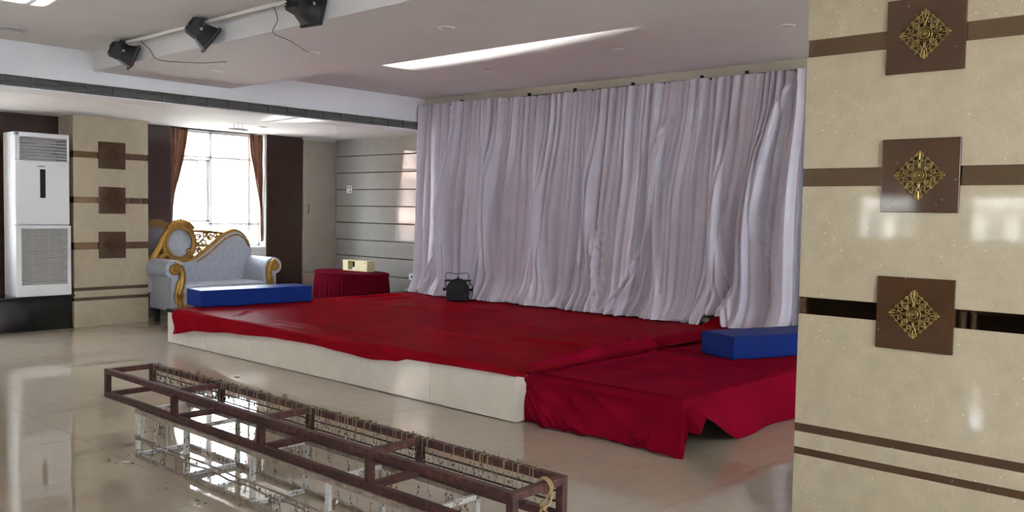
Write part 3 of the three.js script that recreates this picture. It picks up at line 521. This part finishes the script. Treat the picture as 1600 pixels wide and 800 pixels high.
// ---------------------------------------------------------------- gold sofa
{
  const s = thing('sofa', 'carved gold loveseat with silver-grey upholstery below the bright window', 'sofa', [-10.85, 0, -6.05], Math.PI / 2);
  const bz = -0.26;
  const bandP = [[-0.8, 0.76], [-0.6, 0.755], [-0.36, 0.735], [-0.16, 0.775], [0.0, 0.875], [0.16, 1.0], [0.3, 1.1], [0.44, 1.14], [0.55, 1.09], [0.63, 0.97], [0.67, 0.84]];
  const sh = new THREE.Shape(); sh.moveTo(-0.8, 0.4); sh.lineTo(-0.8, 0.76); sh.splineThru(bandP.slice(1).map(([x, y]) => new THREE.Vector2(x, y))); sh.lineTo(0.67, 0.4); sh.closePath();
  mesh('back_cushion', uvm(extrude(sh, 0.08, 0.025, { bevelSegments: 4 }).translate(0, 0, bz - 0.04)), M.silverFabric, s);
  const sweep = (pts, r, seg = 60) => { const t = tube(pts.map(([x, y, z = 0]) => V(x, y, bz + z)), r, seg, 10); return uvm(t); };
  mesh('back_frame', [sweep([[-0.84, 0.735, 0.02], [-0.72, 0.765, 0.02], ...bandP.slice(1).map(([x, y]) => [x, y + 0.02, 0.02])], 0.042, 90), sweep(bandP.slice(3, -1).map(([x, y]) => [x + 0.015, y - 0.025, 0.06]), 0.014, 60), sweep([[-0.86, 0.745, 0.02], [-0.74, 0.8, 0.02], [-0.665, 0.9, 0.02], [-0.61, 1.0, 0.02], [-0.575, 1.1, 0.02]], 0.045, 40), sweep([[-0.8, 0.75, 0.03], [-0.66, 0.8, 0.04], [-0.56, 0.86, 0.04], [-0.5, 0.84, 0.03]], 0.035, 30)], M.gold, s);
  const ring = (cx, cy, rx, ry, r, z = 0.02) => { const p = []; for (let i = 0; i < 24; i++) { const a = i / 24 * 2 * Math.PI; p.push(V(cx + rx * Math.cos(a), cy + ry * Math.sin(a), bz + z)); } return uvm(tube(p, r, 64, 10, true)); };
  const of = mesh('oval_frame', [ring(-0.37, 1.01, 0.21, 0.225, 0.043), ring(-0.37, 1.01, 0.18, 0.195, 0.016, 0.06)], M.gold, s);
  mesh('oval_panel', uvm(new THREE.SphereGeometry(1, 28, 16).scale(0.19, 0.205, 0.05).translate(-0.37, 1.01, bz + 0.01)), M.silverFabric, s);
  const cr = [sweep([[-0.52, 1.21, 0.02], [-0.45, 1.265, 0.03], [-0.35, 1.285, 0.03], [-0.25, 1.265, 0.03], [-0.17, 1.2, 0.02]], 0.035, 30)];
  for (let i = -3; i <= 3; i++) cr.push(uvm(new THREE.SphereGeometry(1, 10, 8).scale(0.024, 0.045, 0.03).rotateZ(-i * 0.25).translate(-0.35 + i * 0.034, 1.29 - Math.abs(i) * 0.009, bz + 0.04)));
  mesh('crest', cr, M.gold, of);
  const sp = (cx, cy, r, a0, dir, w = 0.013) => { const p = []; for (let i = 0; i <= 14; i++) { const t = i / 14, a = a0 + dir * t * 8, q = r * (1 - 0.7 * t); p.push([cx + q * Math.cos(a), cy + q * Math.sin(a), 0.02]); } return sweep(p, w, 30); };
  mesh('openwork', [sp(-0.1, 1.08, 0.05, 0, 1), sp(-0.12, 0.96, 0.045, 2, -1), sp(-0.02, 1.01, 0.05, 4, 1), sp(0.0, 1.12, 0.04, 1, -1), sp(0.08, 1.09, 0.045, 3, 1), sp(-0.07, 0.9, 0.035, 1, 1), sp(0.16, 1.11, 0.035, 0, -1), sweep([[-0.2, 1.17, 0.02], [-0.1, 1.165, 0.02], [0.02, 1.16, 0.02], [0.12, 1.15, 0.02], [0.26, 1.135, 0.02]], 0.02, 40), sweep([[-0.17, 0.86, 0.02], [-0.13, 0.95, 0.02], [-0.04, 1.05, 0.02], [0.06, 1.15, 0.02]], 0.014, 24), sweep([[-0.16, 1.05, 0.02], [-0.05, 0.97, 0.02], [0.05, 0.98, 0.02]], 0.014, 24), sweep([[-0.19, 0.83, 0.05], [-0.24, 0.86, 0.06], [-0.26, 0.91, 0.06], [-0.22, 0.92, 0.06]], 0.022, 20)], M.gold, s);
  mesh('seat', [uvm(new RoundedBoxGeometry(1.36, 0.15, 0.6, 4, 0.05).translate(0, 0.42, 0.03))], M.silverFabric, s);
  mesh('seat_apron', rbx(-0.74, 0.74, 0.2, 0.37, -0.24, 0.3, 0.02, 2), M.silverFabric, s);
  mesh('front_rail', [sweep([[-0.68, 0.235, 0.57], [-0.3, 0.215, 0.58], [0, 0.235, 0.58], [0.3, 0.215, 0.58], [0.68, 0.235, 0.57]], 0.028, 40)], M.gold, s);
  for (const m of [-1, 1]) {
    const a = new THREE.Shape(); a.moveTo(0.56, 0.2); a.lineTo(0.58, 0.6); a.bezierCurveTo(0.58, 0.74, 0.62, 0.8, 0.71, 0.8); a.bezierCurveTo(0.8, 0.8, 0.83, 0.73, 0.82, 0.68); a.bezierCurveTo(0.81, 0.62, 0.76, 0.61, 0.74, 0.62); a.lineTo(0.74, 0.2); a.closePath();
    const g = extrude(a, 0.56, 0.018, { bevelSegments: 3 }); g.translate(0, 0, -0.25); if (m < 0) { g.scale(-1, 1, 1); const ix = g.attributes.position; const n = clean(g); for (let i = 0; i < n.attributes.position.count; i += 3) for (const at of Object.values(n.attributes)) for (let c = 0; c < at.itemSize; c++) { const q = at.array[(i + 1) * at.itemSize + c]; at.array[(i + 1) * at.itemSize + c] = at.array[(i + 2) * at.itemSize + c]; at.array[(i + 2) * at.itemSize + c] = q; } n.computeVertexNormals(); mesh('armrest', uvm(n), M.silverFabric, s); } else mesh('armrest', uvm(g), M.silverFabric, s);
    const q = (x) => m * x, spir = []; for (let i = 0; i <= 20; i++) { const t = i / 20, an = Math.PI * 0.5 + t * 9, rad = 0.07 * (1 - 0.78 * t); spir.push(V(q(0.72 - 0 * t) - m * (Math.cos(an) * rad) * -1 * 1, 0.71 + Math.sin(an) * rad, 0.345)); }
    const post = [[0.655, 0.74], [0.625, 0.66], [0.625, 0.56], [0.65, 0.46], [0.665, 0.38], [0.65, 0.28], [0.635, 0.18], [0.65, 0.08]].map(([x, y]) => V(q(x), y, 0.345));
    const af = mesh('arm_front', [uvm(tube(post, 0.043, 50, 10)), uvm(tube(spir, 0.026, 60, 8)), uvm(tube(post.slice(2, 6).map((p) => V(p.x + m * 0.035, p.y, p.z - 0.005)), 0.026, 24, 8)), uvm(new THREE.SphereGeometry(0.03, 12, 10).translate(q(0.72), 0.71, 0.355)), uvm(new THREE.SphereGeometry(1, 12, 10).scale(0.045, 0.07, 0.03).translate(q(0.66), 0.38, 0.365))], M.gold, s);
    mesh('leg', [uvm(tube([V(q(0.65), 0.16, 0.33), V(q(0.67), 0.09, 0.35), V(q(0.65), 0.012, 0.34)], 0.035, 14, 8))], M.gold, s);
    mesh('leg', [uvm(cyl(0.035, 0.025, 0.2, 10).translate(q(0.68), 0.1, -0.2))], M.dark, s);
  }
}

// ---------------------------------------------------------------- skirted table, box on it, wall fittings
{
  const cx = -10.03, cz = -7.7, rx = 0.7, rz = 0.36, H = 0.615;
  const t = thing('skirted_table', 'low oval table in a pleated maroon cloth against the board wall', 'table', [cx, 0, cz]);
  const shp = new THREE.Shape(); shp.absellipse(0, 0, rx, rz, 0, Math.PI * 2);
  mesh('table_cloth', uvm(extrude(shp, 0.012, 0.01, { curveSegments: 48 }).rotateX(-Math.PI / 2).translate(0, H - 0.022, 0)), M.tableCloth, t);
  mesh('skirt', grid(360, 24, (u, v) => { const a = u * Math.PI * 2, f = 1 + (0.01 + 0.045 * v) * (0.5 + 0.5 * Math.sin(a * 44 + 3 * Math.sin(a * 5))) * smooth(0, 0.25, v) + 0.035 * v; return [rx * f * Math.cos(a), (H - 0.004) * (1 - v) + 0.006 * v, rz * f * Math.sin(a)]; }, (u, v) => [u * 4, v]), M.tableCloth, t);
  for (const [x, z] of [[-0.45, -0.15], [0.45, -0.15], [-0.45, 0.15], [0.45, 0.15]]) mesh('leg', uvm(cyl(0.02, 0.02, H - 0.03, 8).translate(x, (H - 0.03) / 2, z)), M.darkGrey, t);
  const b = thing('control_box', 'small cream box with an open cutout on the maroon table', 'box', [-10.06, H + 0.001, -7.86]);
  mesh('body', [rbx(-0.02, 0.26, 0, 0.15, -0.08, 0.06, 0.006, 2), rbx(-0.3, 0.0, 0.0, 0.012, -0.08, 0.06, 0.004, 1), rbx(-0.3, 0.0, 0.138, 0.15, -0.08, 0.06, 0.004, 1), rbx(-0.3, -0.18, 0.006, 0.146, -0.078, 0.058, 0.004, 1), rbx(-0.3, 0, 0.006, 0.146, -0.08, -0.068, 0.004, 1)], M.creamPlastic, b);
  mesh('cutout', rbx(-0.12, -0.03, 0.06, 0.13, -0.066, 0.02, 0.004, 1), M.dark, b);
  mesh('connector', rbx(-0.1, -0.03, 0.014, 0.05, -0.02, 0.04, 0.004, 1), M.plastic, b);
  mesh('screw', uvm(cyl(0.008, 0.008, 0.004, 10).rotateX(Math.PI / 2).translate(0.21, 0.12, 0.061)), M.dark, b);
}
{
  const sw = thing('switch_plate', 'small white switch plate high on the cream board wall', 'switch', [-11.07, 1.8, ZB]);
  mesh('plate', rbx(-0.07, 0.07, -0.06, 0.06, 0, 0.012, 0.004, 2), M.plastic, sw);
  for (const [x, y] of [[-0.035, 0.03], [0.03, -0.03], [0.03, 0.028]]) mesh('rocker', rbx(x - 0.012, x + 0.012, y - 0.014, y + 0.014, 0.012, 0.017, 0.003, 1), M.socket, sw);
  const so = thing('socket_plate', 'white double wall socket near the foot of the white backdrop', 'socket', [-9.55, 0.535, ZB]);
  mesh('plate', rbx(-0.1, 0.1, -0.045, 0.045, 0, 0.014, 0.004, 2), M.plastic, so);
  for (const x of [-0.04, 0.05]) mesh('outlet', rbx(x - 0.018, x + 0.018, -0.02, 0.02, 0.014, 0.017, 0.004, 1), M.socket, so);
}
{ // oval fitting hung under the soffit, in front of the window
  const o = thing('ceiling_fitting', 'small white oval plate hung on short rods under the soffit', 'fitting', [-10.36, SOFFIT, -6.12], 0);
  mesh('plate', uvm(new THREE.SphereGeometry(1, 24, 12).scale(0.06, 0.022, 0.15).translate(0, -0.07, 0)), M.whiteTrim, o);
  for (const z of [-0.06, 0, 0.06]) mesh('rod', uvm(cyl(0.006, 0.006, 0.06, 8).translate(0, -0.03, z)), M.chrome, o);
}
// ---------------------------------------------------------------- recessed ceiling lights (off)
{
  const make = (label, x, y, z, r = 0.065) => {
    const o = thing('downlight', label, 'downlight', [x, y, z], 0, 'recessed ceiling lights');
    mesh('bezel', uvm(new THREE.LatheGeometry([[r, 0], [r, -0.006], [r * 0.86, -0.011], [r * 0.72, -0.006], [r * 0.68, 0]].map(([a, b]) => new THREE.Vector2(a, b)), 28)), M.whiteTrim, o);
    mesh('lamp_face', uvm(new THREE.SphereGeometry(1, 20, 10).scale(r * 0.66, 0.012, r * 0.66).translate(0, 0.002, 0)), M.lens, o);
  };
  make('recessed light in the dropped ceiling panel with a loose wire hanging to it', -6.307, 2.81, -4.411);
  make('recessed light in the dropped ceiling panel, nearest the right pillar', -4.661, 2.81, -4.404);
  make('recessed light in the dropped ceiling panel near the first floodlight', -7.878, 2.81, -4.432);
  make('recessed light by the backdrop, nearest the white soffit', -8.067, 3.0, -6.74);
  make('recessed light by the backdrop, second from the white soffit', -6.451, 3.0, -6.728);
  make('recessed light by the backdrop, third from the white soffit', -4.774, 3.0, -6.666);
  make('recessed light by the backdrop, nearest the near pillar', -3.128, 3.0, -6.636);
  make('recessed light in the soffit beside the oval fitting', -10.384, SOFFIT, -6.5);
  const d = thing('smoke_detector', 'flat round white disc on the ceiling at the top left', 'detector', [-8.4, CEIL, -2.77]);
  mesh('base', uvm(cyl(0.13, 0.14, 0.014, 32).translate(0, -0.007, 0)), M.paint, d);
  mesh('cap', uvm(cyl(0.08, 0.11, 0.018, 32).translate(0, -0.022, 0)), M.paint, d);
}
// ---------------------------------------------------------------- lighting pipe and floodlights
{
  const p = thing('lighting_pipe', 'white pipe for floodlights hung along the dropped panel edge', 'pipe');
  mesh('pipe', uvm(cyl(0.015, 0.015, 8.3, 14).rotateZ(Math.PI / 2).translate(-4.15, 2.962, -3.6)), M.whiteTrim, p);
  mesh('pipe_end', uvm(new THREE.TorusGeometry(0.017, 0.006, 8, 16).rotateY(Math.PI / 2).translate(-8.3, 2.962, -3.6)), M.rope, p);
  for (const x of [-8.15, -6.85, -5.3, -3.6]) mesh('hanger', [bar(V(x, 3.0, -3.62), V(x + 0.03, 2.95, -3.6), 0.016, 0.012), uvm(new THREE.TorusGeometry(0.022, 0.006, 6, 14).rotateY(Math.PI / 2).translate(x + 0.03, 2.962, -3.6))], M.rope, p);
  const flood = (label, x, turn, tilt, y) => {
    const f = thing('floodlight', label, 'floodlight', [x, y, -3.56], turn, 'floodlights on the pipe'); f.scale.setScalar(0.9);
    mesh('clamp', [rbx(-0.018, 0.018, -0.03, 0.012, -0.06, 0.02, 0.005, 1), uvm(cyl(0.008, 0.008, 0.03, 8).translate(0, -0.035, 0))], M.darkGrey, f);
    mesh('yoke', [rbx(-0.11, 0.11, -0.052, -0.044, -0.014, 0.014, 0.003, 1), rbx(-0.112, -0.104, -0.125, -0.045, -0.014, 0.014, 0.003, 1), rbx(0.104, 0.112, -0.125, -0.045, -0.014, 0.014, 0.003, 1)], M.dark, f);
    const T = (g) => uvm(g.rotateX(tilt).translate(0, -0.108, 0));
    const fr = new THREE.CylinderGeometry(0.105, 0.145, 0.1, 4, 1); fr.rotateY(Math.PI / 4).rotateX(Math.PI / 2).translate(0, 0, -0.055);   // widens towards the light opening (-z)
    const body = mesh('housing', [T(fr.toNonIndexed()), T(new RoundedBoxGeometry(0.15, 0.15, 0.11, 2, 0.014).translate(0, 0, 0.045)), T(new RoundedBoxGeometry(0.235, 0.235, 0.026, 2, 0.006).translate(0, 0, -0.115))], M.darkGrey, f);
    mesh('cooling_fin', [-0.05, -0.025, 0, 0.025, 0.05].map((q) => T(new THREE.BoxGeometry(0.14, 0.004, 0.02).translate(0, q, 0.105))), M.dark, body);
    mesh('front_glass', T(new THREE.BoxGeometry(0.2, 0.2, 0.006).translate(0, 0, -0.13)), M.black, f);
    for (const m of [-1, 1]) mesh('pivot_knob', uvm(cyl(0.014, 0.014, 0.02, 12).rotateZ(Math.PI / 2).translate(m * 0.12, -0.108, 0)), M.chrome, f);
  };
  flood('dark floodlight at the far left end of the pipe', -8.0, -0.28, -0.35, 2.965);
  flood('dark floodlight second along the pipe with a steep tilt', -6.6, -0.4, -0.62, 2.98);
  flood('black floodlight at the top edge of the picture', -5.2, 0.12, -0.25, 2.985);
  const wire = (label, pts) => tag(mesh('loose_wire', uvm(tube(pts, 0.0028, 50, 5)), M.darkGrey), label, 'wire', 'loose wires under the ceiling');
  wire('thin loose wire sagging from the pipe beside the first floodlight', [V(-7.72, 2.945, -3.605), V(-7.66, 2.87, -3.66), V(-7.6, 2.79, -3.685), V(-7.52, 2.775, -3.85), V(-7.42, 2.785, -4.05), V(-7.3, 2.804, -4.2)]);
  wire('thin loose wire running from the pipe to a recessed light', [V(-5.62, 2.945, -3.605), V(-5.66, 2.87, -3.66), V(-5.76, 2.8, -3.685), V(-5.88, 2.785, -3.9), V(-6.08, 2.785, -4.15), V(-6.28, 2.798, -4.36)]);
}
// ---------------------------------------------------------------- par can on the stage
{
  const o = thing('stage_lamp', 'small black stage lamp with a wire handle at the foot of the backdrop', 'stage lamp', [-7.8, ST + 0.02, -7.63], 0.72);
  mesh('base', [rbx(-0.135, 0.135, 0.0, 0.1, -0.1, 0.1, 0.015, 2)], M.dark, o);
  mesh('can', [uvm(cyl(0.12, 0.135, 0.17, 24).rotateX(Math.PI / 2).translate(0, 0.13, 0)), uvm(new THREE.TorusGeometry(0.13, 0.008, 8, 28).translate(0, 0.13, 0.085))], M.dark, o);
  mesh('lens_face', uvm(new THREE.SphereGeometry(1, 20, 10).scale(0.11, 0.11, 0.02).translate(0, 0.13, 0.085)), M.dark, o);
  mesh('barn_door', [rbx(-0.16, 0.16, 0.235, 0.25, -0.08, 0.09, 0.004, 1), bar(V(-0.15, 0.24, 0.05), V(-0.135, 0.13, 0.05), 0.01), bar(V(0.15, 0.24, 0.05), V(0.135, 0.13, 0.05), 0.01), uvm(cyl(0.004, 0.02, 0.05, 10).translate(0, 0.27, 0))], M.dark, o);
  mesh('handle', uvm(tube([V(-0.15, 0.25, 0), V(-0.15, 0.32, 0), V(-0.13, 0.335, 0), V(0, 0.325, 0), V(0.11, 0.335, 0), V(0.13, 0.32, 0), V(0.13, 0.25, 0)], 0.0045, 50, 6)), M.darkGrey, o);
  for (const m of [-1, 1]) mesh('side_knob', [uvm(cyl(0.014, 0.014, 0.05, 10).rotateZ(Math.PI / 2).translate(m * 0.15, 0.13, 0)), uvm(cyl(0.024, 0.024, 0.014, 10).rotateZ(Math.PI / 2).translate(m * 0.175, 0.13, 0))], M.dark, o);
  mesh('cable', uvm(tube([V(0.14, 0.22, -0.03), V(0.18, 0.17, -0.02), V(0.185, 0.1, 0), V(0.17, 0.04, 0.02), V(0.13, 0.02, 0.03)], 0.006, 30, 6)), M.dark, o);
}
// ---------------------------------------------------------------- metal racks
{
  const x0 = -5.575, x1 = -2.135, zf = -2.385, zb = -2.675, y0 = 0.306, y1 = 0.452, w = 0.034, xs = [x0, -4.71, -3.82, -2.965, x1];
  const o = thing('brown_rack', 'long rust-brown open metal frame lying on top of the white frame', 'metal frame');
  for (const [y, z] of [[y0, zf], [y1, zf], [y0, zb], [y1, zb]]) mesh('long_rail', rbx(x0 - w / 2, x1 + w / 2, y - w / 2, y + w / 2, z - w / 2, z + w / 2, 0.003, 1), M.rust, o);
  xs.forEach((x) => {
    for (const z of [zf, zb]) mesh('upright', rbx(x - w / 2, x + w / 2, y0 + w / 2, y1 - w / 2, z - w / 2 + 0.0005, z + w / 2 - 0.0005, 0.002, 1), M.rust, o);
    for (const y of [y0, y1]) mesh('cross_bar', rbx(x - w / 2 + 0.001, x + w / 2 - 0.001, y - w / 2 + 0.001, y + w / 2 - 0.001, zb + w / 2, zf - w / 2, 0.002, 1), M.rust, o);
  });
  for (const y of [0.36, 0.402]) mesh('thin_rod', uvm(cyl(0.0045, 0.0045, x1 - x0, 8).rotateZ(Math.PI / 2).translate((x0 + x1) / 2, y, zb)), M.rodDark, o);
  // white frame below
  const p = thing('white_rack', 'dirty white open metal frame standing on the floor below the brown frame', 'metal frame');
  const u0 = -5.13, u1 = -2.61, us = [u0, -4.545, -3.87, -3.24, u1], f = -2.37, b = -2.685, v0 = 0.0125, v1 = 0.274, t = 0.024;
  for (const [y, z, m] of [[v0, f, M.dirtyMetal], [v1, f, M.dirtyMetal], [v0, b, M.dirtyMetal], [v1, b, M.dirtyMetal]]) mesh('long_rail', rbx(u0 - t / 2, u1 + t / 2, y - t / 2, y + t / 2, z - t / 2, z + t / 2, 0.003, 1), m, p);
  us.forEach((x) => {
    for (const z of [f, b]) mesh('upright', rbx(x - t / 2, x + t / 2, v0 + t / 2, v1 - t / 2, z - t / 2 + 0.0005, z + t / 2 - 0.0005, 0.002, 1), M.whiteMetal, p);
    for (const y of [v0, v1]) mesh('cross_bar', rbx(x - t / 2 + 0.001, x + t / 2 - 0.001, y - t / 2 + 0.001, y + t / 2 - 0.001, b + t / 2, f - t / 2, 0.002, 1), M.whiteMetal, p);
  });
  for (const y of [0.1, 0.128]) { const pts = []; for (let i = 0; i <= 24; i++) pts.push(V(lerp(u0, u1, i / 24), y + (y < 0.11 ? 0.006 * Math.sin(i * 1.7) - 0.012 * smooth(0, 3, i) + 0.012 : 0.003 * Math.sin(i)), f + 0.015)); mesh('thin_rod', uvm(tube(pts, 0.0055, 90, 6)), M.dirtyMetal, p); }
  // rope tied at the right end
  const r = thing('tied_rope', 'tan rope loop knotted around the right end of the brown frame', 'rope', [x1 - 0.005, y1, zb + 0.09]);
  for (const q of [0, 0.016]) mesh('loop', uvm(new THREE.TorusGeometry(0.032, 0.0042, 8, 28).scale(1, 1, 1.2).rotateX(0.15).translate(q * 0.2, -0.004, q)), M.rope, r);
  mesh('tail', [uvm(tube([V(0.03, -0.03, 0), V(0.024, -0.07, 0.01), V(-0.004, -0.09, 0.02), V(-0.012, -0.12, 0.015), V(0.01, -0.15, 0.01), V(0.016, -0.19, 0.014)], 0.0055, 40, 6)), uvm(tube([V(0.03, -0.035, 0.01), V(-0.01, -0.08, 0.02), V(0.02, -0.11, 0.01), V(0.004, -0.15, 0.02)], 0.005, 30, 6)), uvm(new THREE.SphereGeometry(0.013, 8, 6).translate(0.005, -0.085, 0.016))], M.rope, r);
  // dried garland strings
  const leaf = (x, y, z, s) => { const g = new THREE.BufferGeometry(); const q = new Float32Array([0, 0, 0, 0.35, -0.45, 0.06, 0, -1, 0, 0, 0, 0, 0, -1, 0, -0.35, -0.5, 0.06]); g.setAttribute('position', new THREE.BufferAttribute(q, 3)); g.computeVertexNormals(); g.setAttribute('uv', new THREE.BufferAttribute(new Float32Array(12), 2)); g.scale(s * 0.7, s, s).rotateZ(rr(-0.8, 0.8)).rotateY(rr(0, 6.28)).translate(x, y, z); return g; };
  const stems = [], dry = [], green = [], pale = [], threads = [];
  const strand = (x, y, z, len, k = 5) => {
    const p = []; let px = x, pz = z; for (let i = 0; i <= k; i++) { p.push(V(px, y - len * i / k, pz)); px += rr(-0.006, 0.006); pz += rr(-0.005, 0.005); }
    stems.push(uvm(tube(p, 0.0013, k * 2, 4)));
    for (let i = 1; i <= k; i++) for (let q = 0; q < 2; q++) if (rnd() < 0.62) { const l = leaf(p[i].x, p[i].y + 0.006, p[i].z, rr(0.008, 0.022)); (rnd() < 0.1 ? green : rnd() < 0.06 ? pale : dry).push(l); }
  };
  for (let i = 0; i < 130; i++) {
    const x = lerp(x0 + 0.05, x1 - 0.12, (i + rnd()) / 130);
    strand(x, y1 - 0.01, zb + rr(0.018, 0.024), rr(0.05, 0.15));
    if (rnd() < 0.6) { const q = rr(0.003, 0.008); stems.push(bx(x - q / 2, x + q / 2, y1 - 0.0185, y1 + 0.0185, zb - 0.0185, zb + 0.0185)); }
    if (rnd() < 0.3) for (let q = 0; q < 4; q++) dry.push(leaf(x + rr(-0.02, 0.02), y1 + 0.03, zb + rr(-0.015, 0.015), rr(0.01, 0.02)));
  }
  for (let i = 0; i < 70; i++) { const x = rr(u0 + 0.03, u1 - 0.05); strand(x, rnd() < 0.5 ? 0.26 : 0.13, f + rr(0.014, 0.024), rr(0.05, 0.11), 4); }
  for (let i = 0; i < 60; i++) { const x = rr(u0 + 0.03, u1 - 0.05); strand(x, 0.262, b + rr(0.013, 0.02), rr(0.04, 0.12), 4); }
  for (let i = 0; i < 26; i++) { const x = rr(u0 + 0.05, -4.0), y = 0.262, L = rr(0.06, 0.15); threads.push(uvm(tube([V(x, y, f + 0.018), V(x + rr(-0.01, 0.01), y - L / 2, f + 0.022), V(x + rr(-0.03, 0.03), y - L, f + 0.02)], 0.0013, 8, 4))); }
  const g = new THREE.Group(); g.name = 'dried_garland'; scene.add(g); tag(g, 'withered flower strings and threads clinging to the two metal frames', 'garland', null, 'stuff');
  mesh('stems', stems, M.dry, g); mesh('dry_leaves', dry, M.dryLeaf, g); mesh('green_leaves', green, M.greenLeaf, g); if (pale.length) mesh('pale_petals', pale, M.paleLeaf, g); mesh('threads', threads, M.thread, g);
  // fallen scraps on the floor and a few larger leaves stuck on the rails
  const scraps = []; for (let i = 0; i < 60; i++) { const q = leaf(0, 0, 0, rr(0.012, 0.03)); q.rotateX(Math.PI / 2); q.computeBoundingBox(); q.translate(rr(-5.2, -3.2), -q.boundingBox.min.y + 0.001, rr(-2.75, -2.15)); scraps.push(q); }
  tag(mesh('fallen_scraps', scraps, M.dryLeaf), 'dry leaf scraps scattered on the floor under the frames', 'leaf litter', null, 'stuff');
  [[-4.98, 'curled dry leaf stuck upright on the brown frame near its left end'], [-4.05, 'curled dry leaf stuck upright on the brown frame near its middle']].forEach(([x, l]) => { const s = new THREE.SphereGeometry(0.024, 10, 6, 0, Math.PI * 1.2).scale(1, 0.9, 0.4).rotateZ(0.5); tag(mesh('dry_leaf', uvm(s.translate(x, y1 + 0.03, zb)), M.dry), l, 'leaf', 'large dry leaves'); });
  [[-6.941, -4.091, 'small dark leaf lying on the floor before the stage'], [-5.054, -2.26, 'small pale scrap on the floor by the white frame foot']].forEach(([x, z, l], i) => tag(mesh('floor_scrap', uvm(new THREE.SphereGeometry(0.03, 10, 6).scale(1, 0.18, 0.5).rotateY(0.6).translate(x, 0.0055, z)), i ? M.paleLeaf : M.dryLeaf), l, 'scrap'));
}
// ---------------------------------------------------------------- dark benches behind the viewer, mirrored in the pillar's lowest strip
{
  const benchM = std({ color: 0x1d130e, roughness: 0.4 });
  [[-6.2, 'dark wooden bench behind the viewer, nearest the window wall'], [-4.1, 'dark wooden bench behind the viewer, middle of three'], [-2.0, 'dark wooden bench behind the viewer, nearest the right wall']].forEach(([x, l]) => {
    const b = thing('hall_bench', l, 'bench', [x, 0, 3.6], Math.PI, 'dark benches behind the viewer');
    mesh('seat', rbx(-0.98, 0.98, 0.36, 0.42, -0.25, 0.28, 0.015, 2), benchM, b);
    mesh('backrest', rbx(-0.98, 0.98, 0.42, 1.2, -0.32, -0.25, 0.015, 2), benchM, b);
    mesh('front_board', rbx(-0.96, 0.96, 0.06, 0.36, 0.22, 0.25, 0.008, 1), benchM, b);
    for (const q of [-0.93, 0.93]) for (const w of [-0.26, 0.2]) mesh('leg', rbx(q - 0.03, q + 0.03, 0, 0.36, w - 0.03, w + 0.03, 0.006, 1), benchM, b);
  });
}
// ---------------------------------------------------------------- outside: street level, blocks opposite
{
  const gnd = mesh('street_ground', bx(-120, 120, -15.2, -15, -120, 120), std({ color: 0x9a958c, roughness: 0.95 })); struct(gnd, 'pale ground far below the windows');
  const wins = std({ color: 0x3c444b, roughness: 0.15 });
  const block = (label, cx, cz, w, d, y1, col, face, nx, ny) => {
    const o = thing('apartment_block', label, 'building', [cx, -15, cz]);
    const m = std({ map: tex(128, (x, y) => shade(hex(col), 0.93 + 0.1 * fbm(x, y, 128, 8, Math.round(cx) & 255)), 0.2), roughness: 0.9 });
    const H = y1 + 15;
    mesh('wall', bx(-w / 2, w / 2, 0, H, -d / 2, d / 2), m, o);
    mesh('roof_parapet', [bx(-w / 2 - 0.15, w / 2 + 0.15, H, H + 0.5, -d / 2 - 0.15, d / 2 + 0.15)], m, o);
    const fl = H / ny, L = face === 'x' ? d : w, wg = face === 'x' ? bx(-0.06, 0.06, 0, fl * 0.5, -L / nx * 0.28, L / nx * 0.28) : bx(-L / nx * 0.28, L / nx * 0.28, 0, fl * 0.5, -0.06, 0.06);
    for (let j = Math.max(0, ny - 8); j < ny; j++) {
      for (let i = 0; i < nx; i++) { const q = mesh('window', wg, wins, o), s = -L / 2 + L * (i + 0.5) / nx; face === 'x' ? q.position.set(w / 2, j * fl + fl * 0.3, s) : q.position.set(s, j * fl + fl * 0.3, -d / 2); }
      mesh('floor_band', face === 'x' ? bx(w / 2 - 0.1, w / 2 + 0.35, j * fl - 0.1, j * fl + 0.1, -L / 2, L / 2) : bx(-L / 2, L / 2, j * fl - 0.1, j * fl + 0.1, -d / 2 - 0.35, -d / 2 + 0.1), m, o);
    }
  };
  block('tall pale grey block seen through the window behind the sofa', -52, -14, 14, 20, 16, 0xd8d6d2, 'x', 8, 11);
  block('cream block mirrored in the polished boards', -48, -42, 14, 18, 9, 0xe4dccb, 'x', 7, 8);
  block('pinkish brick-toned block mirrored in the stage riser', -46, 26, 12, 24, 14, 0xd9bfb2, 'x', 12, 11);
  block('white block mirrored in the near stone pillar, far left one', -14, 46, 12, 10, 8, 0xb4b2ae, 'z', 8, 8);
  block('pink and white block mirrored in the near stone pillar', -1, 42, 11, 10, 9, 0xbdaea8, 'z', 6, 8);
  block('grey block mirrored in the near stone pillar, beside the white one', -26, 50, 9, 10, 4, 0xb9b9b9, 'z', 4, 7);
  const sk = thing('rooftop_skylight', 'tilted skylight glass on a low roof outside', 'skylight', [GLINT.x - 0.9, -15, GLINT.z - 0.1]);
  mesh('shed', bx(-4, 1.4, 0, 9.4, -4, 4), std({ color: 0xc9c4ba, roughness: 0.9 }), sk);
  mesh('glazing', uvm(new THREE.BoxGeometry(0.06, 1.6, 3).rotateZ(0.45).translate(0.2, 10.4, 0)), M.mirror, sk);
  mesh('glazing_frame', [uvm(new THREE.BoxGeometry(0.1, 0.1, 3.2).translate(0.5, 9.65, 0)), uvm(new THREE.BoxGeometry(0.1, 0.1, 3.2).translate(-0.16, 11.15, 0))], M.alu, sk);
}
renderer.render(scene, camera);
